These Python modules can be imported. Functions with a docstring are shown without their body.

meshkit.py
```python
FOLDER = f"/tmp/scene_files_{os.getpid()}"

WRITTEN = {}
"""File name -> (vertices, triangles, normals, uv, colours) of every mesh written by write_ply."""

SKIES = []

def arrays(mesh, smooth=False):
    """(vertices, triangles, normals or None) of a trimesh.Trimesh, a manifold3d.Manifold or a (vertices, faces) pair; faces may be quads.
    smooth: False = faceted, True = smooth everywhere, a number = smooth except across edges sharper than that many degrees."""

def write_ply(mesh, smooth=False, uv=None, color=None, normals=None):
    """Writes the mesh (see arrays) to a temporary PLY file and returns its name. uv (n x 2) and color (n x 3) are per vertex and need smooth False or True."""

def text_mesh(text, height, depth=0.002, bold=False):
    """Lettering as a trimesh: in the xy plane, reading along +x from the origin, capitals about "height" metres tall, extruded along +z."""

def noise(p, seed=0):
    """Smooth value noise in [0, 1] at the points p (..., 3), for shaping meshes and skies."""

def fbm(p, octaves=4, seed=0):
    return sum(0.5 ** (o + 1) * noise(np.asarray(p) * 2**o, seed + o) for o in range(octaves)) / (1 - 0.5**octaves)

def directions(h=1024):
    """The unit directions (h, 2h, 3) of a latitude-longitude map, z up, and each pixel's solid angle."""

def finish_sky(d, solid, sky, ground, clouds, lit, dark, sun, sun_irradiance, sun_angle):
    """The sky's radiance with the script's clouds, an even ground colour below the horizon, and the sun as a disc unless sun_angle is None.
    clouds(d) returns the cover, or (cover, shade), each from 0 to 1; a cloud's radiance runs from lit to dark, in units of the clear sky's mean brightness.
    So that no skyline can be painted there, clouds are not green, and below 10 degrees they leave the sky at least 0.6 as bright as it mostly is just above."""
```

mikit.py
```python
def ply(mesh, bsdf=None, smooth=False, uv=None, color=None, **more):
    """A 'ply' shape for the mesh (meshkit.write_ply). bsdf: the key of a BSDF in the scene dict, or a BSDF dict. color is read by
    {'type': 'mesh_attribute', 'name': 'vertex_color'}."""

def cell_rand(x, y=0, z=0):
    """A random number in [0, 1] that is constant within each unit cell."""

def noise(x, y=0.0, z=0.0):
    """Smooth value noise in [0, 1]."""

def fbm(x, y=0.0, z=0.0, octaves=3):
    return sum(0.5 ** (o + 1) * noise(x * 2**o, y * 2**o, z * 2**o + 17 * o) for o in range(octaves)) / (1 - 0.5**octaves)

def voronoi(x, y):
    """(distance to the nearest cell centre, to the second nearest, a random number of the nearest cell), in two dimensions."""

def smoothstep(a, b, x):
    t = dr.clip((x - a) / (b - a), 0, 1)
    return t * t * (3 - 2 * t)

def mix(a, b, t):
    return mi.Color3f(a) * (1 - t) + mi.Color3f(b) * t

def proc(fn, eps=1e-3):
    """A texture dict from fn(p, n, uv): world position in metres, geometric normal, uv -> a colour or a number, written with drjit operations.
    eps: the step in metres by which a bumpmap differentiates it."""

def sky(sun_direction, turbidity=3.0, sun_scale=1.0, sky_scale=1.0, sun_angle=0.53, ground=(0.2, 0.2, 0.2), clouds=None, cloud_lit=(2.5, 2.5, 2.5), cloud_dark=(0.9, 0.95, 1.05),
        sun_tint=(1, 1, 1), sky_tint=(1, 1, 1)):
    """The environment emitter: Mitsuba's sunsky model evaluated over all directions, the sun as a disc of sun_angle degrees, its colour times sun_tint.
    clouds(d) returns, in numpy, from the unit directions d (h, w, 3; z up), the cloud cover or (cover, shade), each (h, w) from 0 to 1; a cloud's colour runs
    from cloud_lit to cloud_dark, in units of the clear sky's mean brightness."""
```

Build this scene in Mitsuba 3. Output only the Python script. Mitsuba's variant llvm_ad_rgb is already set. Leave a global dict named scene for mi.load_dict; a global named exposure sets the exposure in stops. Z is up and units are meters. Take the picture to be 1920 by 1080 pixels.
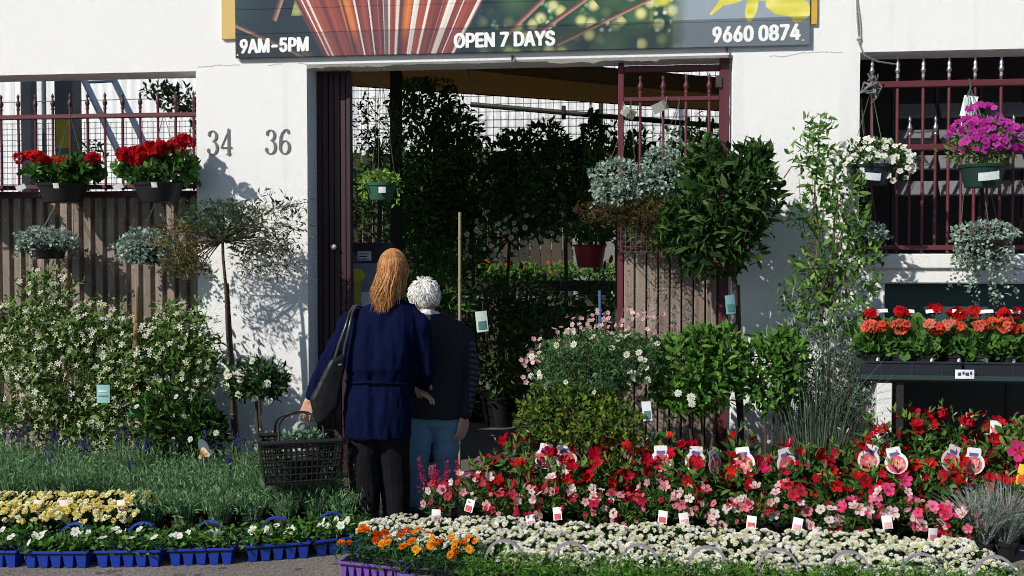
import math
import numpy as np
import trimesh
import manifold3d
import shapely
import shapely.affinity
import shapely.geometry
import shapely.ops
import drjit as dr
import mitsuba as mi
import mikit
import meshkit

T = mi.ScalarTransform4f
scene, labels = {}, {}

# ------------------------------------------------------------------ camera, sky, exposure
YAW = math.radians(7.0)                    # the photographer stands across the pavement, turned a little to the left
EYE = np.array([0.884, -7.2, 1.6])
LOOK = np.array([-math.sin(YAW), math.cos(YAW), -0.030])
scene['camera'] = {'type': 'perspective', 'fov': 51.28, 'fov_axis': 'x', 'near_clip': 0.1, 'far_clip': 200.0,
                   'to_world': T().look_at(origin=EYE.tolist(), target=(EYE + LOOK).tolist(), up=[0, 0, 1])}
SUN = np.array([-0.84, -1.0, 0.90])        # from the street side, left of the camera
scene['sky'] = mikit.sky(SUN.tolist(), turbidity=3.0, sun_angle=0.6, sun_tint=(0.89, 1.06, 1.38), sky_scale=0.75)
exposure = 1.79

# ------------------------------------------------------------------ materials
noise, fbm, voronoi, cell_rand, smoothstep, mix = mikit.noise, mikit.fbm, mikit.voronoi, mikit.cell_rand, mikit.smoothstep, mikit.mix


def mesh_color(p, n, uv):
    # each face's own plain colour, kept in its uv pair: whole part of u = red in steps of 1/2000, fraction of u = green, v = blue
    r = dr.floor(uv.x)
    return mi.Color3f(r / 2000.0, (uv.x - r) * 1.25 - 0.125, uv.y)


VC = mikit.proc(mesh_color)


def principled(color, rough, **k):
    return {'type': 'twosided', 'bsdf': {'type': 'principled', 'base_color': color, 'roughness': rough, **k}}


scene['mat_leaf'] = {'type': 'principledthin', 'base_color': VC, 'roughness': 0.42, 'diff_trans': 0.55, 'eta': 1.4}
scene['mat_petal'] = {'type': 'principledthin', 'base_color': VC, 'roughness': 0.75, 'diff_trans': 0.6, 'eta': 1.3}
scene['mat_paint'] = principled(VC, 0.5, specular=0.4)
scene['mat_gloss'] = principled(VC, 0.28, specular=0.5)
scene['mat_matte'] = principled(VC, 0.9, specular=0.15)
scene['mat_metal'] = principled(VC, 0.38, metallic=0.85)
scene['mat_skin'] = principled(VC, 0.5, specular=0.35)
scene['mat_hair'] = principled(VC, 0.55, specular=0.3)


def wall_color(p, n, uv):
    c = 0.80 + 0.025 * (fbm(p.x * 1.3, p.z * 1.3, p.y, 3) - 0.5)
    blot = smoothstep(0.66, 0.86, fbm(p.x * 5.0 + 3, p.z * 3.0, p.y * 4, 4)) * 0.03
    run = smoothstep(0.72, 0.9, noise(p.x * 17.0, p.z * 0.8, 2.0)) * 0.045
    grit = (noise(p.x * 140, p.z * 140, p.y * 140) - 0.5) * 0.03
    v = c - blot - run + grit
    # the hairline crack that runs out from the corners of the doorway
    line = 2.925 + 0.03 * (noise(p.x * 4.0, 7.0) - 0.5) + 0.012 * (noise(p.x * 23.0, 3.0) - 0.5)
    inside = ((p.x < -1.43) & (p.x > -2.22)) | ((p.x > 1.7) & (p.x < 2.27))
    crack = dr.select(inside & (dr.abs(p.z - line) < 0.0028) & (noise(p.x * 9.0, 1.0) > 0.28), 0.45, 1.0)
    return mi.Color3f(v, v * 1.0, v * 1.005) * crack


def wall_bump(p, n, uv):
    return fbm(p.x * 30, p.z * 30, p.y * 30, 3)


scene['mat_wall'] = {'type': 'twosided', 'bsdf': {'type': 'bumpmap', 'arbitrary': mikit.proc(wall_bump), 'scale': 0.0013,
                     'bsdf': {'type': 'principled', 'base_color': mikit.proc(wall_color), 'roughness': 0.8, 'specular': 0.2}}}


def concrete_color(p, n, uv):
    v = 0.26 + 0.16 * (fbm(p.x * 6, p.y * 6, p.z * 6, 4) - 0.5) + 0.05 * (noise(p.x * 90, p.y * 90, p.z * 90) - 0.5)
    return mi.Color3f(v * 1.03, v, v * 0.95)


scene['mat_concrete'] = principled(mikit.proc(concrete_color), 0.9, specular=0.15)


def pavement_color(p, n, uv):
    a = fbm(p.x * 1.7, p.y * 1.7, 0.3, 4)
    v = 0.145 + 0.07 * (a - 0.5)
    stone = voronoi(p.x * 95, p.y * 95)
    v = v * (0.78 + 0.5 * stone[2]) * dr.select(stone[0] > 0.62, 0.72, 1.0)
    spot = smoothstep(0.70, 0.78, fbm(p.x * 7 + 5, p.y * 7, 1.0, 3))
    gum = voronoi(p.x * 3.1, p.y * 3.1)
    v = v * (1 - 0.4 * spot) * dr.select(gum[0] < 0.07, 0.55, 1.0)
    return mi.Color3f(v * 1.08, v * 0.98, v * 0.90)


def pavement_bump(p, n, uv):
    return noise(p.x * 150, p.y * 150) + 0.6 * noise(p.x * 60, p.y * 60)


scene['mat_pavement'] = {'type': 'twosided', 'bsdf': {'type': 'bumpmap', 'arbitrary': mikit.proc(pavement_bump), 'scale': 0.0025,
                         'bsdf': {'type': 'principled', 'base_color': mikit.proc(pavement_color), 'roughness': 0.85, 'specular': 0.25}}}


def paling_color(p, n, uv):
    # weathered brown steel sheet: chalky streaks down the length, dirt spots, a few scratches
    s = fbm(p.x * 38, p.z * 2.2, p.y * 9, 4)
    d = smoothstep(0.55, 0.8, fbm(p.x * 11, p.z * 9, p.y * 7, 4))
    c = mix((0.175, 0.128, 0.105), (0.29, 0.235, 0.20), s)
    c = mix(c, (0.075, 0.055, 0.048), d * 0.65)
    c = c * (0.84 + 0.32 * cell_rand(dr.floor((p.x + 5.66) / 0.09 + 0.2)))
    c = mix(c, (0.105, 0.055, 0.032), smoothstep(0.68, 0.8, fbm(p.x * 16 + 7, p.z * 3.3, p.y * 5, 4)) * 0.7)
    return mix(c, (0.36, 0.31, 0.28), smoothstep(0.74, 0.8, noise(p.x * 120, p.z * 5)) * 0.5)


scene['mat_paling'] = principled(mikit.proc(paling_color), 0.62, specular=0.3)


def fabric_bump(p, n, uv):
    return noise(p.x * 420, p.y * 420, p.z * 420)


scene['mat_cloth'] = {'type': 'twosided', 'bsdf': {'type': 'principled', 'base_color': VC, 'roughness': 0.92, 'specular': 0.10}}


def sail_color(p, n, uv):
    weave = 0.9 + 0.2 * noise(p.x * 60, p.y * 60, p.z * 60)
    v = fbm(p.x * 1.2, p.y * 1.2, 0, 3)
    return mix((0.085, 0.045, 0.014), (0.115, 0.062, 0.020), v) * weave


scene['mat_sail'] = {'type': 'principledthin', 'base_color': mikit.proc(sail_color), 'roughness': 0.9, 'diff_trans': 0.5, 'eta': 1.2}


def sign_print(p, n, uv):
    """The printed picture of the banner: bark-red fan of fronds, blurred greenery, yellow leaves, a dark band along the foot."""
    x, z = p.x, p.z
    u, v = x * 6.5, z * 6.5
    b = voronoi(u, v)
    soft = smoothstep(0.55, 0.1, b[0])
    deep = mix((0.010, 0.022, 0.042), (0.018, 0.055, 0.062), noise(x * 3, z * 3))
    green = mix((0.10, 0.22, 0.06), (0.45, 0.52, 0.16), b[2])
    left = mix(deep, green, soft * smoothstep(0.62, 0.9, b[2]) * 0.9)
    c = voronoi(x * 10.5 + 4, z * 10.5)
    warm = mix((0.012, 0.035, 0.045), (0.09, 0.19, 0.08), noise(x * 6, z * 6))
    spots = mix((0.22, 0.35, 0.12), (0.72, 0.68, 0.30), c[2])
    spots = mix(spots, (0.65, 0.25, 0.16), smoothstep(0.86, 0.92, cell_rand(dr.floor(x * 5), dr.floor(z * 5))))
    right = mix(warm, spots, smoothstep(0.55, 0.12, c[0]) * smoothstep(0.25, 0.6, c[2]))
    c2 = voronoi(x * 19 + 9, z * 19 + 2)
    right = mix(right, mix((0.75, 0.78, 0.62), (0.08, 0.30, 0.10), c2[2]), smoothstep(0.42, 0.08, c2[0]) * smoothstep(0.55, 0.75, noise(x * 8, z * 8 + 5)))
    right = mix(right, (0.30, 0.36, 0.42), smoothstep(1.02, 1.2, x))
    right = mix(right, (0.62, 0.60, 0.08), smoothstep(0.9, 1.0, x) * smoothstep(1.12, 1.02, x) * smoothstep(0.4, 0.6, noise(x * 9, z * 6)))
    # the fan of fronds
    a = (x + 0.84) / (z - 2.13)
    w = noise(a * 26.0, 5.0)
    fine = noise(a * 95.0, z * 2.0)
    fan = mix((0.15, 0.040, 0.050), (0.40, 0.095, 0.065), w)
    fan = mix(fan, (0.62, 0.19, 0.06), smoothstep(0.55, 0.75, noise(a * 19.0 + 3, z * 1.2)) * smoothstep(3.02, 3.2, z) * smoothstep(0.5, 0.35, dr.abs(a)))
    fan = mix(fan, (0.80, 0.70, 0.66), smoothstep(0.70, 0.80, noise(a * 60.0, 9.0)))
    fan = mix(fan, (0.07, 0.03, 0.06), smoothstep(0.68, 0.80, noise(a * 44.0, 17.0)) * 0.85)
    fan = fan * (0.8 + 0.4 * fine)
    inside = smoothstep(0.55, 0.53, dr.abs(a))
    col = mix(left, right, smoothstep(-0.3, 0.15, x))
    col = mix(col, fan, inside)
    # single stems that cross the greenery
    for x0, z0, x1, z1, wd in ((-0.02, 3.10, 0.30, 3.40, 0.022), (0.16, 3.08, 0.66, 3.42, 0.020), (0.32, 3.02, 1.02, 3.34, 0.016), (-1.93, 3.20, -1.45, 2.98, 0.016), (-1.65, 3.23, -1.55, 3.5, 0.022)):
        ex, ez = x1 - x0, z1 - z0
        ln = math.hypot(ex, ez)
        t = ((x - x0) * ex + (z - z0) * ez) / (ln * ln)
        d = dr.abs((x - x0) * ez - (z - z0) * ex) / ln
        stem = dr.select((t > -0.02) & (t < 1.1), smoothstep(wd, wd * 0.6, d), 0)
        col = mix(col, mix((0.10, 0.045, 0.055), (0.52, 0.30, 0.23), smoothstep(-wd * .6, wd, ((x - x0) * ez - (z - z0) * ex) / ln)), stem)
    # yellow leaves near the right end
    for x0, z0, rx, rz, k in ((1.47, 3.285, 0.10, 0.035, 0.25), (1.80, 3.235, 0.14, 0.075, -0.12), (1.585, 3.24, 0.045, 0.10, 1.2), (1.37, 3.235, 0.055, 0.022, 0.9), (1.90, 3.17, 0.06, 0.05, 0.3), (1.66, 3.30, 0.05, 0.04, 0)):
        dx, dz = x - x0, (z - z0) - k * (x - x0)
        e = dr.sqrt(dr.square(dx / rx) + dr.square(dz / rz)) + 0.25 * (noise(x * 20, z * 20) - 0.5)
        col = mix(col, mix((0.62, 0.55, 0.03), (0.85, 0.80, 0.25), noise(x * 14, z * 30)), smoothstep(1.05, 0.9, e))
    band = dr.select(z < 3.148 + 0.005 * x, 0.44 + 0.22 * inside, 1.0)
    tint = dr.select(z < 3.148 + 0.005 * x, 1.0, 0.0)
    return col * band + mi.Color3f(0.012, 0.014, 0.022) * tint


scene['mat_sign'] = principled(mikit.proc(sign_print), 0.35, specular=0.4)

# ------------------------------------------------------------------ helpers: naming
_count = {}


def numbered(key):
    n = _count.get(key, 0)
    _count[key] = n + 1
    return key if n == 0 else f'{key}_{n:03d}'


def thing(name, label, cat, group=None):
    key = numbered(name)
    labels[key] = {'label': label, 'category': cat}
    if group:
        labels[key]['group'] = group
    return key


def setting(name, label, mesh, mat, **k):
    key = numbered(name)
    put(key, mesh, mat, **k)
    labels[key] = {'label': label, 'category': name.replace('_', ' '), 'kind': 'structure'}
    return key


COLORED = {'mat_leaf', 'mat_petal', 'mat_paint', 'mat_gloss', 'mat_matte', 'mat_metal', 'mat_skin', 'mat_hair', 'mat_cloth'}


def put(key, mesh, mat, color=None, smooth=False):
    if isinstance(mesh, M):
        v, f, c = mesh.arrays()
    elif isinstance(mesh, trimesh.Trimesh):
        v, f, c = np.array(mesh.vertices), np.array(mesh.faces), None
    else:
        v, f, c = mesh if len(mesh) == 3 else (*mesh, None)
    if smooth not in (False, True):          # a crease angle: split the vertices here, so that colours can follow
        tm = trimesh.Trimesh(v, f, process=False)
        sm = trimesh.graph.smooth_shade(tm, angle=math.radians(smooth), facet_minarea=None)
        if c is not None:
            from scipy.spatial import cKDTree
            c = np.asarray(c)[cKDTree(v).query(sm.vertices)[1]]
        v, f, smooth = np.array(sm.vertices), np.array(sm.faces), True
    if mat not in COLORED:
        scene[key] = mikit.ply((v, f), mat, smooth=smooth)
        return
    f = np.asarray(f)
    nr = meshkit.arrays((v, f), True)[2] if smooth else None
    if color is not None or c is None:
        fc = None
        c = np.tile(np.asarray(color if color is not None else (0.5, 0.5, 0.5), float), (len(v), 1))
    else:
        c = np.asarray(c, float)
        fc = c[f]
        if np.abs(fc - fc[:, :1]).max() > 1e-6:      # faces of mixed colour: each takes its mean
            m = fc.mean(1)
            nr = None if nr is None else nr[f].reshape(-1, 3)
            v, c, f = v[f].reshape(-1, 3), np.repeat(m, 3, 0), np.arange(f.size).reshape(-1, 3)
    c = np.clip(c, 0, 1)
    uv = np.stack([np.round(c[:, 0] * 2000) + 0.1 + 0.8 * c[:, 1], c[:, 2]], 1)
    path = meshkit.write_ply((v, f), False, uv, normals=nr)
    scene[key] = {'type': 'ply', 'filename': path, 'face_normals': nr is None, 'bsdf': {'type': 'ref', 'id': mat}}


def part(parent, name, mesh, mat, color=None, smooth=False, label=None, kind=None):
    key = numbered(parent + '__' + name)
    put(key, mesh, mat, color, smooth)
    if label or kind:
        labels[key] = {}
        if label:
            labels[key]['label'] = label
        if kind:
            labels[key]['kind'] = kind
    return key


ORD = ['first', 'second', 'third', 'fourth', 'fifth', 'sixth', 'seventh', 'eighth', 'ninth', 'tenth', 'eleventh', 'twelfth', 'thirteenth', 'fourteenth', 'fifteenth', 'sixteenth', 'seventeenth', 'eighteenth', 'nineteenth', 'twentieth']

# ------------------------------------------------------------------ helpers: meshes


class M:
    """Collects vertices, triangles and colours of one mesh."""

    def __init__(self):
        self.v, self.f, self.c, self.n = [], [], [], 0

    def add(self, v, f, c=(0.5, 0.5, 0.5)):
        v, f = np.asarray(v, float), np.asarray(f, int)
        if not len(v):
            return self
        if f.shape[1] == 4:
            f = np.vstack([f[:, [0, 1, 2]], f[:, [0, 2, 3]]])
        c = np.asarray(c, float)
        self.v.append(v)
        self.f.append(f + self.n)
        self.c.append(np.tile(c, (len(v), 1)) if c.ndim == 1 else c)
        self.n += len(v)
        return self

    def mesh(self, m, c=(0.5, 0.5, 0.5)):
        return self.add(*m, c) if len(m) == 2 else self.add(*m)

    def arrays(self):
        return np.vstack(self.v), np.vstack(self.f), np.vstack(self.c)


def box(x0, x1, y0, y1, z0, z1):
    v = np.array([[x, y, z] for x in (x0, x1) for y in (y0, y1) for z in (z0, z1)], float)
    f = np.array([[0, 1, 3, 2], [4, 6, 7, 5], [0, 4, 5, 1], [2, 3, 7, 6], [0, 2, 6, 4], [1, 5, 7, 3]])
    return v, np.vstack([f[:, [0, 1, 2]], f[:, [0, 2, 3]]])


def bbox(x0, x1, y0, y1, z0, z1, b=0.004):
    """A box with chamfered edges."""
    p = []
    for x, sx in ((x0, 1), (x1, -1)):
        for y, sy in ((y0, 1), (y1, -1)):
            for z, sz in ((z0, 1), (z1, -1)):
                p += [(x + sx * b, y + sy * b, z), (x + sx * b, y, z + sz * b), (x, y + sy * b, z + sz * b)]
    h = trimesh.convex.convex_hull(np.array(p))
    return np.array(h.vertices), np.array(h.faces)


def tube(points, radii, sides=6, caps=True):
    p = np.asarray(points, float)
    r = np.broadcast_to(np.asarray(radii, float), (len(p),))
    t = np.gradient(p, axis=0)
    t /= np.linalg.norm(t, axis=1, keepdims=True) + 1e-12
    a = np.cross(t, np.where(np.abs(t[:, 2:]) < 0.9, [0, 0, 1.0], [1.0, 0, 0]))
    a /= np.linalg.norm(a, axis=1, keepdims=True) + 1e-12
    b, ang = np.cross(t, a), np.arange(sides) * 2 * np.pi / sides
    v = (p[:, None] + r[:, None, None] * (np.cos(ang)[None, :, None] * a[:, None] + np.sin(ang)[None, :, None] * b[:, None])).reshape(-1, 3)
    i, j = np.meshgrid(np.arange(len(p) - 1), np.arange(sides), indexing='ij')
    q = np.stack([i * sides + j, i * sides + (j + 1) % sides, (i + 1) * sides + (j + 1) % sides, (i + 1) * sides + j], -1).reshape(-1, 4)
    f = np.vstack([q[:, [0, 1, 2]], q[:, [0, 2, 3]]])
    if caps:
        n, k = len(v), np.arange(sides)
        v = np.vstack([v, p[:1], p[-1:]])
        e = (len(p) - 1) * sides
        f = np.vstack([f, np.stack([(k + 1) % sides, k, k * 0 + n], 1), np.stack([e + k, e + (k + 1) % sides, k * 0 + n + 1], 1)])
    return v, f


def lathe(profile, n=20, at=(0, 0, 0)):
    """profile: (radius, height) pairs from bottom to top, turned about z."""
    pr = np.asarray(profile, float)
    a = np.arange(n) * 2 * np.pi / n
    v = np.stack([pr[:, None, 0] * np.cos(a), pr[:, None, 0] * np.sin(a), np.repeat(pr[:, 1:], n, 1)], -1).reshape(-1, 3) + np.asarray(at, float)
    i, j = np.meshgrid(np.arange(len(pr) - 1), np.arange(n), indexing='ij')
    q = np.stack([i * n + j, i * n + (j + 1) % n, (i + 1) * n + (j + 1) % n, (i + 1) * n + j], -1).reshape(-1, 4)
    return v, np.vstack([q[:, [0, 1, 2]], q[:, [0, 2, 3]]])


def turned(mesh, deg, at=(0, 0, 0)):
    v, c, s = np.asarray(mesh[0], float), math.cos(math.radians(deg)), math.sin(math.radians(deg))
    w = np.stack([v[:, 0] * c - v[:, 1] * s, v[:, 0] * s + v[:, 1] * c, v[:, 2]], 1) + np.asarray(at, float)
    return (w, *mesh[1:])


def unit(a):
    a = np.asarray(a, float)
    return a / (np.linalg.norm(a, axis=-1, keepdims=True) + 1e-12)


def stamp(tm, pos, ydir, zdir, scale, tint=None, asp=None):
    """Copies of a small template (v, f, c), its y axis along ydir and its z axis near zdir, as one mesh."""
    v, f, c = tm
    pos, scale = np.atleast_2d(pos), np.broadcast_to(np.asarray(scale, float), (len(np.atleast_2d(pos)),))
    y = unit(np.broadcast_to(ydir, pos.shape))
    z = np.broadcast_to(zdir, pos.shape) - y * (np.broadcast_to(zdir, pos.shape) * y).sum(1, keepdims=True)
    z = unit(z + 1e-9)
    x = np.cross(y, z)
    if asp is not None:                       # each copy a little wider or narrower, flatter or more curled
        x, z = x * asp[:, :1], z * asp[:, 1:]
    w = pos[:, None] + scale[:, None, None] * (v[None, :, :1] * x[:, None] + v[None, :, 1:2] * y[:, None] + v[None, :, 2:] * z[:, None])
    fs = f[None] + (np.arange(len(pos)) * len(v))[:, None, None]
    cs = np.tile(c, (len(pos), 1)).reshape(len(pos), len(v), 3)
    if tint is not None:
        cs = cs * np.asarray(tint, float).reshape(len(pos), 1, -1)
    return w.reshape(-1, 3), fs.reshape(-1, 3), cs.reshape(-1, 3)


WHITE3 = np.ones(3)


def leaf_tm(width=0.3, fold=0.10, droop=0.12, rich=True):
    """One leaf of unit length along y, folded along its midrib and bent down at the tip."""
    w = width
    if not rich:
        v = np.array([[0, 0, 0], [w / 2, 0.5, fold], [-w / 2, 0.5, fold], [0, 1, -droop]])
        f = np.array([[0, 1, 3], [0, 3, 2]])
    else:
        v = np.array([[0, 0, 0], [w * .42, .30, fold * .8], [-w * .42, .30, fold * .8], [0, .34, 0], [w * .40, .66, fold * .7 - droop * .4], [-w * .40, .66, fold * .7 - droop * .4], [0, .68, -droop * .35], [0, 1, -droop]])
        f = np.array([[0, 1, 3], [0, 3, 2], [3, 1, 4], [3, 4, 6], [2, 3, 6], [2, 6, 5], [6, 4, 7], [5, 6, 7]])
    c = np.ones((len(v), 3))
    return v, f, c


def lobed_tm():
    """A roundish lobed leaf (pelargonium)."""
    n = 11
    a = np.linspace(-2.6, 2.6, n)
    r = 0.5 * (1 + 0.16 * np.cos(a * 5))
    v = np.vstack([[[0, 0.42, -0.06]], np.stack([np.sin(a) * r, 0.45 + np.cos(a) * r, 0.08 * np.cos(a * 5) + 0.05], 1)])
    f = np.array([[0, i + 1, i] for i in range(1, n)])
    return v, f, np.ones((len(v), 3))


def flower_tm(petals=5, inner=0.18, width=0.8, cup=0.25, throat=(0.8, 0.7, 0.2), notch=0.0, edge=1.0):
    """An open flower of unit radius facing +z: separate petals of six triangles round an eye."""
    V, F, C = [], [], []
    for k in range(petals):
        a = 2 * math.pi * k / petals
        h = math.pi / petals * width
        pts = [(inner, a - h * .45, 0.0), (inner, a + h * .45, 0.0), (0.62, a - h, cup * .55), (0.62, a + h, cup * .55), (0.96, a - h * .55, cup), (0.96, a + h * .55, cup), (1.0 - notch, a, cup * 1.05), (0.6, a, cup * .35)]
        b = len(V)
        V += [(r * math.cos(t), r * math.sin(t), z) for r, t, z in pts]
        F += [(b, b + 2, b + 7), (b, b + 7, b + 1), (b + 1, b + 7, b + 3), (b + 2, b + 4, b + 7), (b + 7, b + 4, b + 6), (b + 7, b + 6, b + 5), (b + 7, b + 5, b + 3)]
        C += [(0.8,) * 3] * 2 + [(1.0,) * 3] * 5 + [(0.92,) * 3]
    b, n = len(V), 6
    V += [(0, 0, 0.10)] + [(inner * 1.15 * math.cos(2 * math.pi * i / n), inner * 1.15 * math.sin(2 * math.pi * i / n), 0.02) for i in range(n)]
    F += [(b, b + 1 + i, b + 1 + (i + 1) % n) for i in range(n)]
    C += [throat] * (n + 1)
    return np.array(V, float), np.array(F), np.array(C, float)


def pompon_tm(rings=3, petals=9, seed=0, eye=None):
    """A double flower head (marigold, chrysanthemum): rings of petals standing ever more upright."""
    rng = np.random.default_rng(seed)
    V, F, C = [], [], []
    for g in range(rings):
        tilt = 0.15 + g * 0.42
        r1 = 1.0 - 0.24 * g
        for k in range(petals - g):
            a = 2 * math.pi * (k + 0.5 * g + rng.uniform(-.15, .15)) / (petals - g)
            h = math.pi / petals * 1.05
            b = len(V)
            z1 = r1 * math.sin(tilt) * 0.9 + 0.04 * g
            rr = r1 * math.cos(tilt)
            V += [(0.1 * math.cos(a), 0.1 * math.sin(a), 0.05 * g), (rr * .7 * math.cos(a - h), rr * .7 * math.sin(a - h), z1 * .6), (rr * math.cos(a), rr * math.sin(a), z1), (rr * .7 * math.cos(a + h), rr * .7 * math.sin(a + h), z1 * .6)]
            F += [(b, b + 1, b + 2), (b, b + 2, b + 3)]
            C += [(0.75,) * 3, (1.0,) * 3, (1.0,) * 3, (0.95,) * 3]
    if eye is not None:
        b, n = len(V), 6
        V += [(0, 0, 0.30)] + [(0.26 * math.cos(2 * math.pi * i / n), 0.26 * math.sin(2 * math.pi * i / n), 0.18) for i in range(n)]
        F += [(b, b + 1 + i, b + 1 + (i + 1) % n) for i in range(n)]
        C += [eye] * (n + 1)
    return np.array(V, float), np.array(F), np.array(C, float)


def pick(pal, n, rng, jitter=0.25):
    p = np.asarray(pal, float)
    c = p[rng.integers(0, len(p), n)]
    return c * (1 + rng.uniform(-jitter, jitter, (n, 1)))


def on_blobs(blobs, n, rng, shell=0.6, rough=0.28, seed=0):
    """n points in the outer part of a set of uneven ellipsoids ((centre), (radii)), with the outward directions."""
    b = [(np.asarray(c, float), np.asarray(r, float)) for c, r in blobs]
    w = np.array([(r[0] * r[1] + r[1] * r[2] + r[0] * r[2]) for _, r in b])
    k = rng.choice(len(b), n, p=w / w.sum())
    d = unit(rng.normal(size=(n, 3)))
    cs, rs = np.array([x[0] for x in b])[k], np.array([x[1] for x in b])[k]
    rad = (shell ** 3 + (1 - shell ** 3) * rng.random(n)) ** (1 / 3)
    rad = rad * (1 + rough * 2 * (meshkit.noise(d * 2.3 + cs * 3 + seed, seed) - 0.5))
    p = cs + rs * d * rad[:, None]
    return p, unit(d / rs)


def foliage(blobs, n, tm, size, pal, seed, shell=0.6, rough=0.28, up=0.25, spread=0.8, jitter=0.25, zmin=None):
    rng = np.random.default_rng(seed)
    p, o = on_blobs(blobs, n, rng, shell, rough, seed)
    if zmin is not None:
        keep = p[:, 2] > zmin
        p, o = p[keep], o[keep]
    n = len(p)
    y = unit(o * 0.7 + rng.normal(size=(n, 3)) * spread * 0.6 + [0, 0, up])
    z = o * 0.5 + rng.normal(size=(n, 3)) * 0.5 + [0, 0, 0.6]
    s = rng.uniform(size[0], size[1], n) * np.where(rng.random(n) < .3, rng.uniform(.5, .9, n), 1.08)
    return stamp(tm, p - y * s[:, None] * 0.3, y, z, s, pick(pal, n, rng, jitter), np.stack([rng.uniform(.7, 1.2, n), rng.uniform(-.5, 2.6, n)], 1))


def twigs(base, blobs, n, r0, r1, seed, col=(0.09, 0.065, 0.04), sag=0.0, reach=0.85):
    rng = np.random.default_rng(seed)
    p, _ = on_blobs(blobs, n, rng, 0.3, 0.1, seed)
    m = M()
    base = np.asarray(base, float)
    for q in p:
        e = base + (q - base) * reach
        mid = (base + e) / 2 + rng.normal(size=3) * 0.08 * np.linalg.norm(e - base) + [0, 0, sag]
        t = np.linspace(0, 1, 6)[:, None]
        pts = (1 - t) ** 2 * base + 2 * t * (1 - t) * mid + t ** 2 * e
        m.mesh(tube(pts, np.linspace(r0, r1, 6), 5, False), np.asarray(col) * rng.uniform(.7, 1.3))
    return m


def trunk_path(a, b, wob, n, seed):
    rng = np.random.default_rng(seed)
    t = np.linspace(0, 1, n)[:, None]
    w = np.cumsum(rng.normal(size=(n, 3)) * [1, 1, 0], 0)
    w -= w[:1] + (w[-1:] - w[:1]) * t
    return np.asarray(a, float) * (1 - t) + np.asarray(b, float) * t + w * wob


def pot_mesh(r, h, at, n=20, lip=0.008):
    return lathe([(0.001, 0), (r * .74, 0), (r * .76, 0.004), (r * .97, h - .022), (r * .97 + lip, h - .02), (r + lip, h - .003), (r + lip * .6, h), (r * .93, h), (r * .90, h - .03), (0.001, h - .03)], n, at)


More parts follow.
